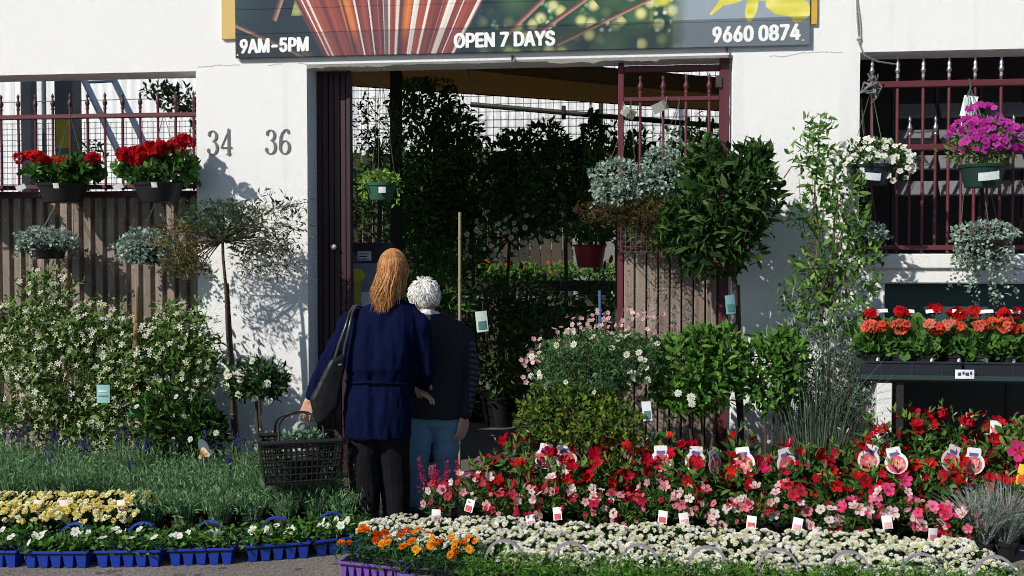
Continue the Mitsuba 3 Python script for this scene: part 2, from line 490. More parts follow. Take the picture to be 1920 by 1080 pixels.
def card(w, h, at, face=0.0, lean=0.0, roll=0.0, t=0.0012, bend=0.1):
    """An upright slightly bent plastic card, its foot's middle at AT; face: degrees it is turned about z, roll: in its own plane."""
    k = 5
    xs = np.linspace(-w / 2, w / 2, k)
    V = []
    for y in (-t / 2, t / 2):
        for z in (0, h):
            V += [(x, y + bend * x * x / w * 2, z) for x in xs]
    V = np.array(V)
    F = []
    for i in range(k - 1):
        a, b, c, d = i, i + k, i + 2 * k, i + 3 * k
        F += [(a, a + 1, b + 1, b), (c + 1, c, d, d + 1), (b, b + 1, d + 1, d), (a + 1, a, c, c + 1)]
    F += [(0, k, 3 * k, 2 * k), (2 * k - 1, k - 1, 3 * k - 1, 4 * k - 1)]
    f = np.array(F)
    f = np.vstack([f[:, [0, 1, 2]], f[:, [0, 2, 3]]])
    return place_card(V, face, lean, roll, at), f


def place_card(V, face, lean, roll, at):
    cr, sr = math.cos(math.radians(roll)), math.sin(math.radians(roll))
    V = np.stack([V[:, 0] * cr - V[:, 2] * sr, V[:, 1], V[:, 0] * sr + V[:, 2] * cr], 1)
    cl, sl = math.cos(math.radians(lean)), math.sin(math.radians(lean))
    V = np.stack([V[:, 0], V[:, 1] * cl + V[:, 2] * sl, -V[:, 1] * sl + V[:, 2] * cl], 1)
    return turned((V, None), face, at)[0]


def flat(shape, t):
    """A shapely outline in x and z as an upright plate of thickness t, its front at y = -t."""
    gs = [g for g in getattr(shape, 'geoms', [shape]) if g.area > 0]
    m = trimesh.util.concatenate([trimesh.creation.extrude_polygon(g, t, engine='earcut') for g in gs])
    v = np.array(m.vertices)
    return np.stack([v[:, 0], -v[:, 2], v[:, 1]], 1), np.array(m.faces)


def solid(m):
    """A manifold of a closed (v, f)."""
    return manifold3d.Manifold(manifold3d.Mesh(np.asarray(m[0], np.float32), np.asarray(m[1], np.uint32)))


def out(man):
    k = man.to_mesh()
    return np.array(k.vert_properties[:, :3], float), np.array(k.tri_verts)


def cuboid(x0, x1, y0, y1, z0, z1):
    return manifold3d.Manifold.cube([x1 - x0, y1 - y0, z1 - z0]).translate([x0, y0, z0])


def chain(joints, seg=14):
    """Manifold of tapered limbs: joints is a list of (point, radius) or (point, radius, (sx, sy, sz))."""
    sph = []
    for j in joints:
        s = manifold3d.Manifold.sphere(1.0, seg).scale([j[1] * k for k in (j[2] if len(j) > 2 else (1, 1, 1))])
        sph.append(s.translate([float(k) for k in j[0]]))
    return manifold3d.Manifold.batch_boolean([manifold3d.Manifold.batch_hull([a, b]) for a, b in zip(sph, sph[1:])] if len(sph) > 1 else sph, manifold3d.OpType.Add)


def organic(mans, edge=0.02, it=12):
    m = manifold3d.Manifold.batch_boolean(list(mans), manifold3d.OpType.Add).refine_to_length(edge)
    v, f = out(m)
    tm = trimesh.Trimesh(v, f, process=False)
    trimesh.smoothing.filter_taubin(tm, lamb=0.5, nu=0.53, iterations=it)
    return np.array(tm.vertices), np.array(tm.faces)

# ================================================================== the setting
MAROON, MAROON_DK = (0.105, 0.022, 0.032), (0.055, 0.014, 0.020)
BLACK = (0.012, 0.012, 0.013)
g = M()
g.mesh(box(-60, 60, -60, 60, -0.3, 0.0))
setting('pavement', 'worn brown grey pavement in front of the flower displays', g, 'mat_pavement')
setting('courtyard_floor', 'dim concrete floor of the yard behind the doorway', box(-12, 8, 0.02, 12, -0.1, 0.006), 'mat_matte', color=(0.10, 0.092, 0.085))

# ---- the white front of the shop
shop = thing('shop_building', 'white rendered shop front with wide doorway and two grilled openings', 'building')
wall = cuboid(-9, 9, 0, 0.28, 0, 4.6)
for c in (cuboid(-7, -2.235, -1, 1, -1, 2.897), cuboid(-1.432, 1.468, -1, 1, -1, 2.918), cuboid(2.28, 7, -1, 1, 1.61, 2.924), cuboid(2.45, 7, -1, 1, -1, 1.42)):
    wall = wall - c
part(shop, 'wall', out(wall), 'mat_wall')
# ledge under the right window: two courses, the lower set back
part(shop, 'window_sill', bbox(2.30, 7, -0.05, 0.27, 1.520, 1.614, 0.006), 'mat_wall')
part(shop, 'ledge', bbox(2.40, 7, -0.022, 0.2, 1.424, 1.512, 0.006), 'mat_wall')
# chipped render along the underside of the door lintel
rng = np.random.default_rng(5)
xs = np.linspace(-1.43, 1.465, 220)
h = 0.006 + 0.028 * meshkit.fbm(np.stack([xs * 11, xs * 0, xs * 0], 1), 5, 3) * (0.35 + 0.65 * (meshkit.noise(np.stack([xs * 1.7, xs * 0, xs * 0], 1), 8) > 0.35))
ch = M()
V = np.vstack([np.stack([xs, xs * 0 - 0.004, xs * 0 + 2.925], 1), np.stack([xs, xs * 0 - 0.004, 2.919 - h], 1), np.stack([xs, xs * 0 + 0.012, 2.919 - h * 0.8], 1)])
n = len(xs)
i = np.arange(n - 1)
ch.add(V, np.vstack([np.stack([i + n, i + n + 1, i + 1, i], 1), np.stack([i + 2 * n, i + 2 * n + 1, i + n + 1, i + n], 1)]))
part(shop, 'chipped_lintel_edge', ch, 'mat_concrete', label='chipped rough render along the doorway lintel')
for x, z in ((0.005, 2.935), (1.425, 2.955)):
    part(shop, 'lintel_hook', tube([(x, -0.03, z - 0.02), (x, -0.03, z + 0.012), (x, 0.0, z + 0.012)], 0.007, 6), 'mat_paint', BLACK)
part(shop, 'recess_panel', box(2.42, 7, 0.16, 0.2, 1.02, 1.43), 'mat_paint', (0.035, 0.075, 0.078), label='dark teal panel in the recess under the window ledge')

# cable that comes down the wall to the window's corner
t = np.linspace(0, 1, 30)
cx = 2.272 + 0.012 * np.sin(t * 7) - 0.01 * t
cable = thing('wall_cable', 'thin grey cable hanging down the white wall beside the right window', 'cable')
pts = np.stack([cx, t * 0 - 0.012, 3.9 - t * 0.92], 1)
pts = np.vstack([pts, [(2.285, -0.01, 2.945), (2.31, 0.0, 2.90), (2.40, 0.03, 2.865), (2.55, 0.08, 2.85)]])
part(cable, 'strand', tube(pts, 0.0055, 5), 'mat_paint', (0.22, 0.22, 0.22))
part(cable, 'strand', tube(pts[2:30:1] + np.stack([0.016 * np.sin(np.linspace(1, 9, 28)), np.zeros(28), np.zeros(28)], 1), 0.004, 5), 'mat_paint', (0.35, 0.34, 0.33))
for k in (6, 19, 28):
    part(cable, 'clip', bbox(cx[k] - .014, cx[k] + .014, -0.022, 0.0, pts[k, 2] - .01, pts[k, 2] + .01, .003), 'mat_paint', (0.5, 0.5, 0.5))

# ---- the banner over the doorway
sign = thing('shop_banner', 'long printed garden banner with opening hours and phone number above the doorway', 'sign')
Z0 = lambda x: 2.977 - 0.0028 * (x + 1.93)
zb = [2.973, 3.136, 3.305, 3.475, 3.645, 3.815, 3.985]
for a, b in zip(zb, zb[1:]):
    part(sign, 'board', bbox(-1.930, 1.955, -0.038, -0.012, a + .0005, b - .0005, 0.0012), 'mat_sign')
part(sign, 'yellow_border', bbox(-2.035, -1.934, -0.024, -0.002, 3.108, 4.08, .002), 'mat_paint', (0.60, 0.42, 0.13), label='pale yellow border strip, left end')
part(sign, 'yellow_border', bbox(1.959, 2.003, -0.024, -0.002, 3.107, 4.08, .002), 'mat_paint', (0.60, 0.38, 0.06), label='yellow border strip, right end')


def lettering(parent, name, text, x0, x1, z0, z1, h, y, mat, col, label):
    m = meshkit.text_mesh(text, h, 0.002, True)
    v = np.array(m.vertices)
    x = x0 + (v[:, 0] - v[:, 0].min()) / np.ptp(v[:, 0]) * (x1 - x0)
    z = (v[:, 1] - v[:, 1].min()) / np.ptp(v[:, 1]) * h
    z = z0 + (z1 - z0) * (x - x0) / (x1 - x0) + z
    out_ = M()
    for j, (dx, dz) in enumerate(((0, 0), (.0045, 0), (-.0045, 0), (0, .002), (0, -.002))):
        out_.add(np.stack([x + dx, y - v[:, 2] - .0003 * j, z + dz], 1), np.array(m.faces), col)
    part(parent, name, out_, mat, label=label)


lettering(sign, 'lettering', '9AM-5PM', -1.893, -1.408, 3.004, 3.010, 0.098, -0.0382, 'mat_paint', (0.85, 0.85, 0.85), 'white opening hours 9AM-5PM')
lettering(sign, 'lettering', 'OPEN 7 DAYS', -0.388, 0.292, 3.006, 3.008, 0.099, -0.0382, 'mat_paint', (0.85, 0.85, 0.85), 'white words OPEN 7 DAYS')
lettering(sign, 'lettering', '9660 0874', 1.335, 1.892, 3.000, 3.006, 0.104, -0.0382, 'mat_paint', (0.85, 0.85, 0.85), 'white phone number 9660 0874')
for x, z in ((-1.913, 2.993), (1.912, 3.002)):
    part(sign, 'screw', tube([(x, -0.043, z), (x, -0.0385, z)], 0.006, 8), 'mat_paint', (0.8, 0.8, 0.8))


# ---- house numbers: thick and thin strokes, cast metal
def stroke(pts, widths):
    ls = []
    for a, b, wa, wb in zip(pts, pts[1:], widths, widths[1:]):
        ls.append(shapely.unary_union([shapely.Point(a).buffer(wa / 2, 6), shapely.Point(b).buffer(wb / 2, 6)]).convex_hull)
    return shapely.ops.unary_union(ls)


def arc(cx, cy, rx, ry, a0, a1, n=16):
    a = np.radians(np.linspace(a0, a1, n))
    return [(cx + rx * math.cos(t), cy + ry * math.sin(t)) for t in a]


def calli(pts, thin=0.035, thick=0.115):
    p = np.asarray(pts)
    d = unit(np.gradient(p, axis=0))
    return stroke([tuple(q) for q in p], thin + (thick - thin) * np.abs(d[:, 1]) ** 1.5)


def numeral(ch):
    if ch == '3':
        s = [calli(arc(.21, .76, .17, .21, 155, -80)), calli(arc(.20, .28, .21, .27, 85, -155)), shapely.Point(.06, .80).buffer(.055), shapely.Point(.03, .20).buffer(.06)]
    elif ch == '4':
        s = [stroke([(.33, 0), (.33, 1)], [.11, .11]), stroke([(.34, 1), (.0, .30)], [.05, .04]), stroke([(0, .28), (.46, .28)], [.06, .06]), stroke([(.22, .012), (.44, .012)], [.03, .03])]
    else:
        s = [calli(arc(.23, .27, .20, .26, 0, 360, 30)), calli([(.40, .93), (.34, .98), (.24, .96), (.12, .84), (.05, .62), (.03, .38), (.04, .25)], .05, .10), shapely.Point(.39, .86).buffer(.055)]
    return shapely.ops.unary_union(s)


for txt, x0, x1, lab in (('34', -2.150, -1.968, 'grey metal house number 34 on the white pillar'), ('36', -1.728, -1.552, 'grey metal house number 36 near the doorway edge of the pillar')):
    hn = thing('house_number', lab, 'house number')
    for j, chn in enumerate(txt):
        v, f = flat(shapely.affinity.scale(numeral(chn), 0.165, 0.172, origin=(0, 0)), 0.006)
        part(hn, 'numeral', (v + [x0 + j * 0.098, -0.001, 2.310], f), 'mat_paint', (0.13, 0.125, 0.12))

# ---- left opening: railing over a brown ribbed screen
screen = thing('brown_screen', 'weathered brown ribbed steel screen below the left railing', 'fence')
x, k = -5.66, 0
while x < -2.26:
    w = 0.052
    p = [(x, 0.12), (x + .010, 0.085), (x + .010 + w, 0.085), (x + .020 + w, 0.12), (x + 0.090, 0.12)]
    p2 = np.array(p)
    V = np.vstack([np.column_stack([p2, np.full(5, 0.0)]), np.column_stack([p2, np.full(5, 2.02)])])
    i = np.arange(4)
    part(screen, 'rib', (V, np.vstack([np.stack([i, i + 1, i + 6], 1), np.stack([i, i + 6, i + 5], 1)])), 'mat_paling')
    x += 0.090
sc_ = M()
for k in range(38):
    for z in (.35, 1.05, 1.86):
        xx = -5.66 + .090 * k + .036
        sc_.mesh(tube([(xx, .081, z), (xx, .086, z)], .006, 6))
part(screen, 'screws', sc_, 'mat_metal', (.30, .27, .25), kind='stuff')
part(screen, 'end_post', bbox(-2.30, -2.24, 0.07, 0.13, 0, 2.03, .005), 'mat_paling')
part(screen, 'cap_rail', bbox(-5.66, -2.237, 0.05, 0.15, 2.02, 2.065, .005), 'mat_paint', MAROON_DK)


def finial(x, y, z, s, col_kind):
    if col_kind == 'spear':
        pr = [(.004, 0), (.011, .002), (.012, .022), (.008, .026), (.016, .045), (.018, .05), (.013, .062), (.010, .075), (.0135, .085), (.0005, .150)]
    else:
        pr = [(.007, 0), (.012, .006), (.012, .014), (.008, .02), (.015, .04), (.016, .05), (.009, .068), (.006, .08), (.010, .094), (.010, .10), (.0005, .118)]
    pr = np.array(pr) * s
    return lathe(pr, 10, (x, y, z))


railing = thing('iron_railing', 'maroon iron railing with ball tipped pickets across the left opening', 'railing')
part(railing, 'top_rail', bbox(-5.66, -2.238, 0.085, 0.125, 2.592, 2.624, .004), 'mat_paint', MAROON)
part(railing, 'bottom_rail', bbox(-5.66, -2.238, 0.085, 0.125, 2.085, 2.115, .004), 'mat_paint', MAROON)
for k in range(25):
    x = -2.30 - 0.1335 * k
    pk = part(railing, 'picket', tube([(x, .105, 2.07), (x, .105, 2.66)], 0.0095, 8), 'mat_paint', MAROON)
    part(pk, 'finial', finial(x, .105, 2.655, 1.05, 'ball'), 'mat_paint', (0.075, 0.03, 0.035), smooth=40)

# ---- right window: grille with silver spear heads, white slats behind
grille = thing('window_grille', 'maroon iron window grille with silver spear heads', 'window grille')
part(grille, 'top_rail', bbox(2.34, 5.2, 0.055, 0.095, 2.700, 2.742, .004), 'mat_paint', MAROON)
part(grille, 'middle_rail', bbox(2.60, 5.2, 0.055, 0.095, 2.290, 2.330, .004), 'mat_paint', MAROON)
part(grille, 'bottom_rail', bbox(2.34, 5.2, 0.055, 0.095, 1.640, 1.672, .004), 'mat_paint', MAROON)
for k in range(17):
    x = 2.372 + 0.1617 * k
    pk = part(grille, 'picket', tube([(x, .075, 1.62), (x, .075, 2.77)], 0.0105, 8), 'mat_paint', MAROON)
    part(pk, 'spear_head', finial(x, .075, 2.762, 1.0, 'spear'), 'mat_metal', (0.55, 0.53, 0.55), smooth=40)
for k in range(1, 16):
    x = 2.372 + 0.1617 * (k + 0.5)
    pk = part(grille, 'short_picket', tube([(x, .075, 1.64), (x, .075, 2.39)], 0.0095, 8), 'mat_paint', MAROON)
    part(pk, 'finial', finial(x, .075, 2.385, 1.1, 'ball'), 'mat_metal', (0.40, 0.36, 0.40), smooth=40)
slats = thing('louvre_screen', 'pale grey louvre slats in the dark behind the window grille', 'louvre')
for k in range(4):
    z = 2.60 - k * 0.178
    for j in range(9):
        x0 = 2.62 + j * 0.29
        v, f = bbox(x0, x0 + 0.262, -0.012, 0.012, -0.062, 0.062, .004)
        a = math.radians(-38)
        v = np.stack([v[:, 0], v[:, 1] * math.cos(a) - v[:, 2] * math.sin(a), v[:, 1] * math.sin(a) + v[:, 2] * math.cos(a)], 1)
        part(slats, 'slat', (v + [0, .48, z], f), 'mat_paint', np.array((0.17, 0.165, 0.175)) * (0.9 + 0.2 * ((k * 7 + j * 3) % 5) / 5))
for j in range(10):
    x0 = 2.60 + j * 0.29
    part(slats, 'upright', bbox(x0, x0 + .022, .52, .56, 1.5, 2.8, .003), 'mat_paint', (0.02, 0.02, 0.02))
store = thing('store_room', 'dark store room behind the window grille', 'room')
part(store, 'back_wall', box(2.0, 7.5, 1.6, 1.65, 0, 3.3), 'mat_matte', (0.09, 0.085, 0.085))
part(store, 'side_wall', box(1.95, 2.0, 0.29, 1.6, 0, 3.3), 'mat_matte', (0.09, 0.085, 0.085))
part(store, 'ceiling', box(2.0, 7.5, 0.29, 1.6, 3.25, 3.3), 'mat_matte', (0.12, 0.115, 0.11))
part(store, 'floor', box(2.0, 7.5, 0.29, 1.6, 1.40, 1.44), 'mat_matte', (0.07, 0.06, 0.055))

# ---- the gate that stands open at the right of the doorway
gate = thing('steel_gate', 'maroon steel gate with tan palings at the right of the doorway', 'gate')
GY = 0.10
part(gate, 'post', bbox(0.712, 0.752, GY - .02, GY + .02, 0.01, 2.905, .004), 'mat_paint', MAROON)
part(gate, 'post', bbox(1.388, 1.452, GY - .03, GY + .03, 0.01, 2.94, .005), 'mat_paint', (0.085, 0.02, 0.028))
part(gate, 'top_rail', bbox(0.752, 1.388, GY - .017, GY + .017, 2.838, 2.882, .004), 'mat_paint', MAROON)
part(gate, 'upper_rail', bbox(0.752, 1.388, GY - .017, GY + .017, 2.642, 2.672, .004), 'mat_paint', MAROON)
part(gate, 'lower_rail', bbox(0.752, 1.388, GY - .017, GY + .017, 1.640, 1.675, .004), 'mat_paint', MAROON)
for k in range(4):
    x = 0.862 + k * 0.153
    pk = part(gate, 'picket', tube([(x, GY, 1.65), (x, GY, 2.70)], 0.010, 8), 'mat_paint', MAROON)
    part(pk, 'finial', finial(x, GY, 2.69, 1.15, 'ball'), 'mat_paint', MAROON, smooth=40)
for k in range(8):
    x = 0.757 + k * 0.0785
    part(gate, 'paling', bbox(x, x + 0.068, GY - .028 - .004 * (k % 2), GY - .012, 0.03, 1.625 + .004 * (k % 3), .005), 'mat_paling')
part(gate, 'backing', box(0.752, 1.388, GY - .010, GY - .004, 0.03, 1.62), 'mat_paint', (0.02, 0.016, 0.015))
part(gate, 'latch', bbox(1.36, 1.40, GY - .05, GY - .02, 2.72, 2.80, .006), 'mat_metal', (0.12, 0.11, 0.10))

# ---- dark sliding gate at the left of the doorway, notices on it
slide = thing('sliding_gate', 'dark ribbed sliding gate pushed back at the left of the doorway', 'gate')
for k in range(5):
    x = -1.428 + k * 0.043
    part(slide, 'slat', bbox(x, x + .040, .21 - .010 * (k % 2), .25, .02, 2.91, .005), 'mat_paint', (0.038, 0.014, 0.021))
part(slide, 'edge_post', bbox(-1.212, -1.180, .20, .27, .02, 2.91, .004), 'mat_paint', (0.034, 0.014, 0.021))
part(slide, 'knob', lathe([(.001, -.022), (.018, -.014), (.023, 0), (.018, .014), (.001, .022)], 12, (-1.300, .178, 1.664)), 'mat_gloss', (0.75, 0.68, 0.65), smooth=True, label='pale round knob')
nb = thing('notice_board', 'dark notice board with papers and a plant poster inside the doorway', 'notice board')
part(nb, 'backing', bbox(-1.43, -0.98, .66, .70, 0.02, 1.70, .004), 'mat_paint', (0.02, 0.02, 0.028))
for x0, x1, z0, z1, col, lab in ((-1.418, -1.305, 1.535, 1.635, (.70, .70, .72), 'white printed notice'), (-1.255, -1.150, 1.565, 1.635, (.62, .62, .64), 'small white paper notice'), (-1.29, -1.245, 1.55, 1.62, (.10, .12, .22), 'small blue notice')):
    pp = part(nb, 'paper', bbox(x0, x1, .654, .660, z0, z1, .001), 'mat_matte', col, label=lab)
    for q in range(4):
        part(pp, 'print_line', box(x0 + .012, x1 - .014 - .018 * (q % 2), .6525, .6535, z1 - .022 - q * .02, z1 - .015 - q * .02), 'mat_matte', (0.06, 0.06, 0.10))
po = part(nb, 'poster', bbox(-1.395, -1.10, .650, .658, 1.19, 1.545, .001), 'mat_matte', (0.20, 0.22, 0.30), label='poster of a yellow plant')
po2 = M()
po2.add(*flat(shapely.affinity.translate(shapely.affinity.scale(shapely.Point(0, 0).buffer(1), .062, .052), -1.255, 1.455), .001), (0.52, 0.50, 0.07))
po2.add(*flat(shapely.geometry.box(-1.28, 1.24, -1.23, 1.42), .001), (0.42, 0.42, 0.06))
v, f, c = po2.arrays()
part(po, 'picture', (v + [0, .6490, 0], f, c), 'mat_matte')
part(po, 'white_panel', box(-1.392, -1.285, .648, .6495, 1.195, 1.325), 'mat_matte', (0.68, 0.68, 0.70))
part(po, 'white_panel', box(-1.225, -1.103, .648, .6495, 1.195, 1.325), 'mat_matte', (0.68, 0.68, 0.70))

# ---- the yard behind: shade sail, posts, mesh, white shed
sail = thing('shade_sail', 'brown shade sail stretched across the yard behind the doorway', 'shade sail')
n = 14
P00, P10, P01, P11 = (np.array(q) for q in ((-1.9, 1.2, 3.34), (2.6, 1.2, 2.84), (-2.5, 4.0, 3.45), (2.7, 4.0, 3.01)))
V = np.array([(P00 * (1 - a) + P10 * a) * (1 - b) + (P01 * (1 - a) + P11 * a) * b - np.array([0, 0, .05 * math.sin(math.pi * b) * math.sin(math.pi * a)]) for b in np.linspace(0, 1, n) for a in np.linspace(0, 1, n)])
i, j = np.meshgrid(np.arange(n - 1), np.arange(n - 1), indexing='ij')
q = np.stack([i * n + j, i * n + j + 1, (i + 1) * n + j + 1, (i + 1) * n + j], -1).reshape(-1, 4)
part(sail, 'cloth', (V, np.vstack([q[:, [0, 1, 2]], q[:, [0, 2, 3]]])), 'mat_sail', smooth=True)
for col in (4, 8):
    part(sail, 'seam', tube(V[col::n] - [0, 0, .004], 0.006, 5), 'mat_paint', (0.06, 0.03, 0.012))
part(sail, 'edge_cord', tube(V[-n:], 0.012, 5), 'mat_paint', (0.035, 0.015, 0.008))
part(sail, 'edge_cord', tube(V[:n], 0.010, 5), 'mat_paint', (0.035, 0.015, 0.008))

shed = thing('white_shed', 'sunlit white corrugated shed wall behind the yard', 'building')
for k in range(20):
    x0 = -13.0 + k * 0.95
    xs = np.linspace(x0, x0 + 0.95, 26)
    ys = 9.0 + 0.007 * np.cos((xs - x0) / 0.95 * 2 * np.pi * 6) - 0.004 * (k % 2)
    V = np.vstack([np.stack([xs, ys, xs * 0], 1), np.stack([xs, ys, xs * 0 + 5.6], 1)])
    i = np.arange(25)
    part(shed, 'sheet', (V, np.vstack([np.stack([i, i + 1, i + 27], 1), np.stack([i, i + 27, i + 26], 1)])), 'mat_paint', (0.78, 0.78, 0.80), smooth=True)


def wire_grid(x0, x1, z0, z1, y, sx, sz, r):
    m = M()
    for x in np.arange(x0, x1 + 1e-6, sx):
        m.mesh(tube([(x, y, z0), (x, y, z1)], r, 4, False))
    for z in np.arange(z0, z1 + 1e-6, sz):
        m.mesh(tube([(x0, y + r * 1.5, z), (x1, y + r * 1.5, z)], r, 4, False))
    return m


mf = thing('mesh_fence', 'tall dark square mesh fence at the back of the yard', 'fence')
part(mf, 'wire_mesh', wire_grid(-3.4, 3.6, 0.2, 5.0, 7.6, .105, .11, .0045), 'mat_paint', (0.03, 0.03, 0.03), kind='stuff')
for x in (-3.4, 0.3, 3.6):
    part(mf, 'post', tube([(x, 7.64, 0), (x, 7.64, 5.05)], .03, 8), 'mat_paint', (0.03, 0.03, 0.03))
mf = thing('low_mesh_fence', 'fine dark wire mesh behind the left railing', 'fence')
part(mf, 'wire_mesh', wire_grid(-6.2, -2.35, 0.2, 2.86, 2.3, .052, .052, .0028), 'mat_paint', (0.10, 0.10, 0.10), kind='stuff')
for z in (3.05, 3.32, 3.62):
    part(mf, 'strand', tube([(-6.2, 2.3, z), (-2.35, 2.3, z + .02)], .0045, 5), 'mat_paint', (0.16, 0.16, 0.16))
for x in (-6.2, -4.75, -2.35):
    part(mf, 'post', tube([(x, 2.33, 0), (x, 2.33, 3.7)], .022, 8), 'mat_metal', (0.25, 0.25, 0.25))
pst = thing('grey_post', 'slim grey steel post behind the left railing', 'post')
part(pst, 'shaft', bbox(-4.262, -4.170, 1.15, 1.25, 0, 3.6, .006), 'mat_paint', (0.22, 0.235, 0.25))
part(pst, 'base_plate', bbox(-4.33, -4.08, 1.08, 1.32, 0, .02, .004), 'mat_paint', (0.17, 0.18, 0.19))
pst = thing('steel_column', 'thick dark grey steel column with a yellow notice behind the left railing', 'column')
part(pst, 'shaft', bbox(-4.12, -3.955, 1.42, 1.58, 0, 3.6, .006), 'mat_paint', (0.13, 0.145, 0.155))
part(pst, 'notice', bbox(-4.10, -3.975, 1.412, 1.419, 2.52, 2.79, .001), 'mat_paint', (0.50, 0.38, 0.04), label='yellow notice')
part(pst, 'base_plate', bbox(-4.2, -3.88, 1.34, 1.66, 0, .02, .004), 'mat_paint', (0.075, 0.08, 0.085))
lad = thing('ladder', 'leaning aluminium ladder behind the left railing', 'ladder')
LA, LB = np.array((-2.27, 1.3, 0.0)), np.array((-3.95, 1.36, 3.37))
for o in ((0, 0, 0), (.125, .26, .05)):
    part(lad, 'rail', tube([LA + o, LB + o], .030, 4), 'mat_metal', (0.75, 0.77, 0.80))
for k in range(11):
    p = LA + (LB - LA) * (0.06 + k * .085)
    part(lad, 'rung', tube([p, p + [.125, .26, .05]], .014, 6), 'mat_metal', (0.7, 0.72, 0.75))
ff = thing('timber_fence', 'dark brown timber fence added as dark backing behind the yard plants', 'fence')  # fence added to keep the background behind the yard plants dark
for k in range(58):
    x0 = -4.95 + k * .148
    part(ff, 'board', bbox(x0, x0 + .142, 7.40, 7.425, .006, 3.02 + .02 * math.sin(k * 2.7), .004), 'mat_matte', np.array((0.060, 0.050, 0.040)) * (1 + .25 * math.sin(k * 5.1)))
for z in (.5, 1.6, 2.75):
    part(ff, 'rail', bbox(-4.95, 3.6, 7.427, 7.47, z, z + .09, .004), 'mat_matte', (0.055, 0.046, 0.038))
bp = thing('bamboo_stake', 'tall pale bamboo stake standing inside the doorway', 'stake')
part(bp, 'cane', tube([(-0.452, .5, 0.01), (-0.447, .5, 1.2), (-0.445, .5, 1.92)], .0115, 7), 'mat_paint', (0.30, 0.27, 0.17))
for z in (.4, .75, 1.1, 1.42, 1.72):
    part(bp, 'node', tube([(-.447, .5, z), (-.447, .5, z + .012)], .0145, 7), 'mat_paint', (0.24, 0.21, 0.12))
pp = thing('timber_post', 'dark timber post among the dark foliage in the yard', 'post')
part(pp, 'shaft', bbox(-1.325, -1.235, 2.0, 2.09, 0, 3.36, .006), 'mat_matte', (0.035, 0.030, 0.026))
pl = thing('support_pole', 'dark sloping steel pole below the shade sail', 'pole')
part(pl, 'pipe', tube([(-0.98, 4.3, 3.245), (2.4, 4.0, 2.86)], .028, 8), 'mat_paint', (0.015, 0.015, 0.016))
part(pl, 'bracket', bbox(.02, .06, 4.17, 4.25, 3.06, 3.20, .004), 'mat_paint', (0.015, 0.015, 0.016))
bl = thing('blue_stake', 'thin blue plastic stake standing beside the gate', 'stake')
part(bl, 'cane', tube([(.557, 1.0, 0.01), (.557, 1.0, 1.335)], .012, 7), 'mat_paint', (0.06, 0.13, 0.32))

# ================================================================== plants
LEAF = leaf_tm(0.42)
NARROW = leaf_tm(0.26)
SLIM = leaf_tm(0.16, 0.05, 0.2, False)
SMALL = leaf_tm(0.55, 0.10, 0.1, False)
ROUND = leaf_tm(0.85, 0.08, 0.05, True)
LOBED = lobed_tm()
STAR = flower_tm(5, 0.2, 0.6, 0.05, (0.75, 0.70, 0.35))
TRUMPET = flower_tm(5, 0.22, 1.0, 0.52, (0.75, 0.45, 0.08))
DAISY = flower_tm(9, 0.26, 0.85, 0.08, (0.65, 0.50, 0.06))
PANSY = flower_tm(5, 0.16, 1.15, 0.14, (0.40, 0.16, 0.03))
MUM = pompon_tm(3, 9, 1, eye=(0.62, 0.66, 0.22))
MARI = pompon_tm(4, 10, 2)
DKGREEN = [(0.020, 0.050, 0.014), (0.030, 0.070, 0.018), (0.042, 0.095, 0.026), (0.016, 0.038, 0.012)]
GREEN = [(0.045, 0.110, 0.025), (0.065, 0.150, 0.035), (0.032, 0.080, 0.020), (0.090, 0.180, 0.045)]
FRESH = [(0.085, 0.190, 0.035), (0.110, 0.230, 0.050), (0.060, 0.140, 0.030), (0.145, 0.250, 0.070)]
LIME = [(0.19, 0.32, 0.07), (0.25, 0.38, 0.10), (0.12, 0.24, 0.05)]
SILVER = [(0.26, 0.36, 0.295), (0.36, 0.46, 0.385), (0.17, 0.25, 0.195), (0.46, 0.55, 0.48)]
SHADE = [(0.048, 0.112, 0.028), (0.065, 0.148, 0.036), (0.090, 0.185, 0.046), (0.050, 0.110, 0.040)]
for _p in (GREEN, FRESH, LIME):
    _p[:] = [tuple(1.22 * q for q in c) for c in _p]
WHITE = [(0.80, 0.80, 0.74), (0.74, 0.76, 0.66), (0.84, 0.83, 0.80)]
SOIL = (0.022, 0.015, 0.011)


def heads(parent, name, tm, pos, nrm, size, pal, seed, single=True, mat='mat_petal', jitter=0.15, kind=None):
    """Flowers at pos facing nrm: one part each, or one part for all of them."""
    rng = np.random.default_rng(seed)
    pos = np.atleast_2d(pos)
    n = len(pos)
    nrm = np.broadcast_to(nrm, pos.shape)
    y = np.cross(nrm, rng.normal(size=(n, 3)))
    s = rng.uniform(size[0], size[1], n)
    c = pick(pal, n, rng, jitter)
    if single:
        for k in range(n):
            part(parent, name, stamp(tm, pos[k:k + 1], y[k:k + 1], nrm[k:k + 1], s[k:k + 1], c[k:k + 1]), mat)
    else:
        part(parent, name, stamp(tm, pos, y, nrm, s, c), mat, kind='stuff')


def blooms(parent, name, blobs, n, tm, size, pal, seed, single=True, face=(-0.25, -0.8, 0.5), face_w=0.7, front=None, zmin=None, shell=0.9, kind=None):
    """Flowers over the outside of the blobs, turned partly towards the light."""
    rng = np.random.default_rng(seed)
    p, o = on_blobs(blobs, n * 6, rng, shell, 0.2, seed)
    p = p + o * 0.012
    keep = np.ones(len(p), bool)
    if front is not None:
        keep &= (o @ unit(front)) > -0.1
    if zmin is not None:
        keep &= p[:, 2] > zmin
    p, o = p[keep][:n], o[keep][:n]
    nrm = unit(o * (1 - face_w) + unit(np.asarray(face, float)) * face_w + rng.normal(size=o.shape) * 0.28)
    heads(parent, name, tm, p, nrm, size, pal, seed + 1, single)


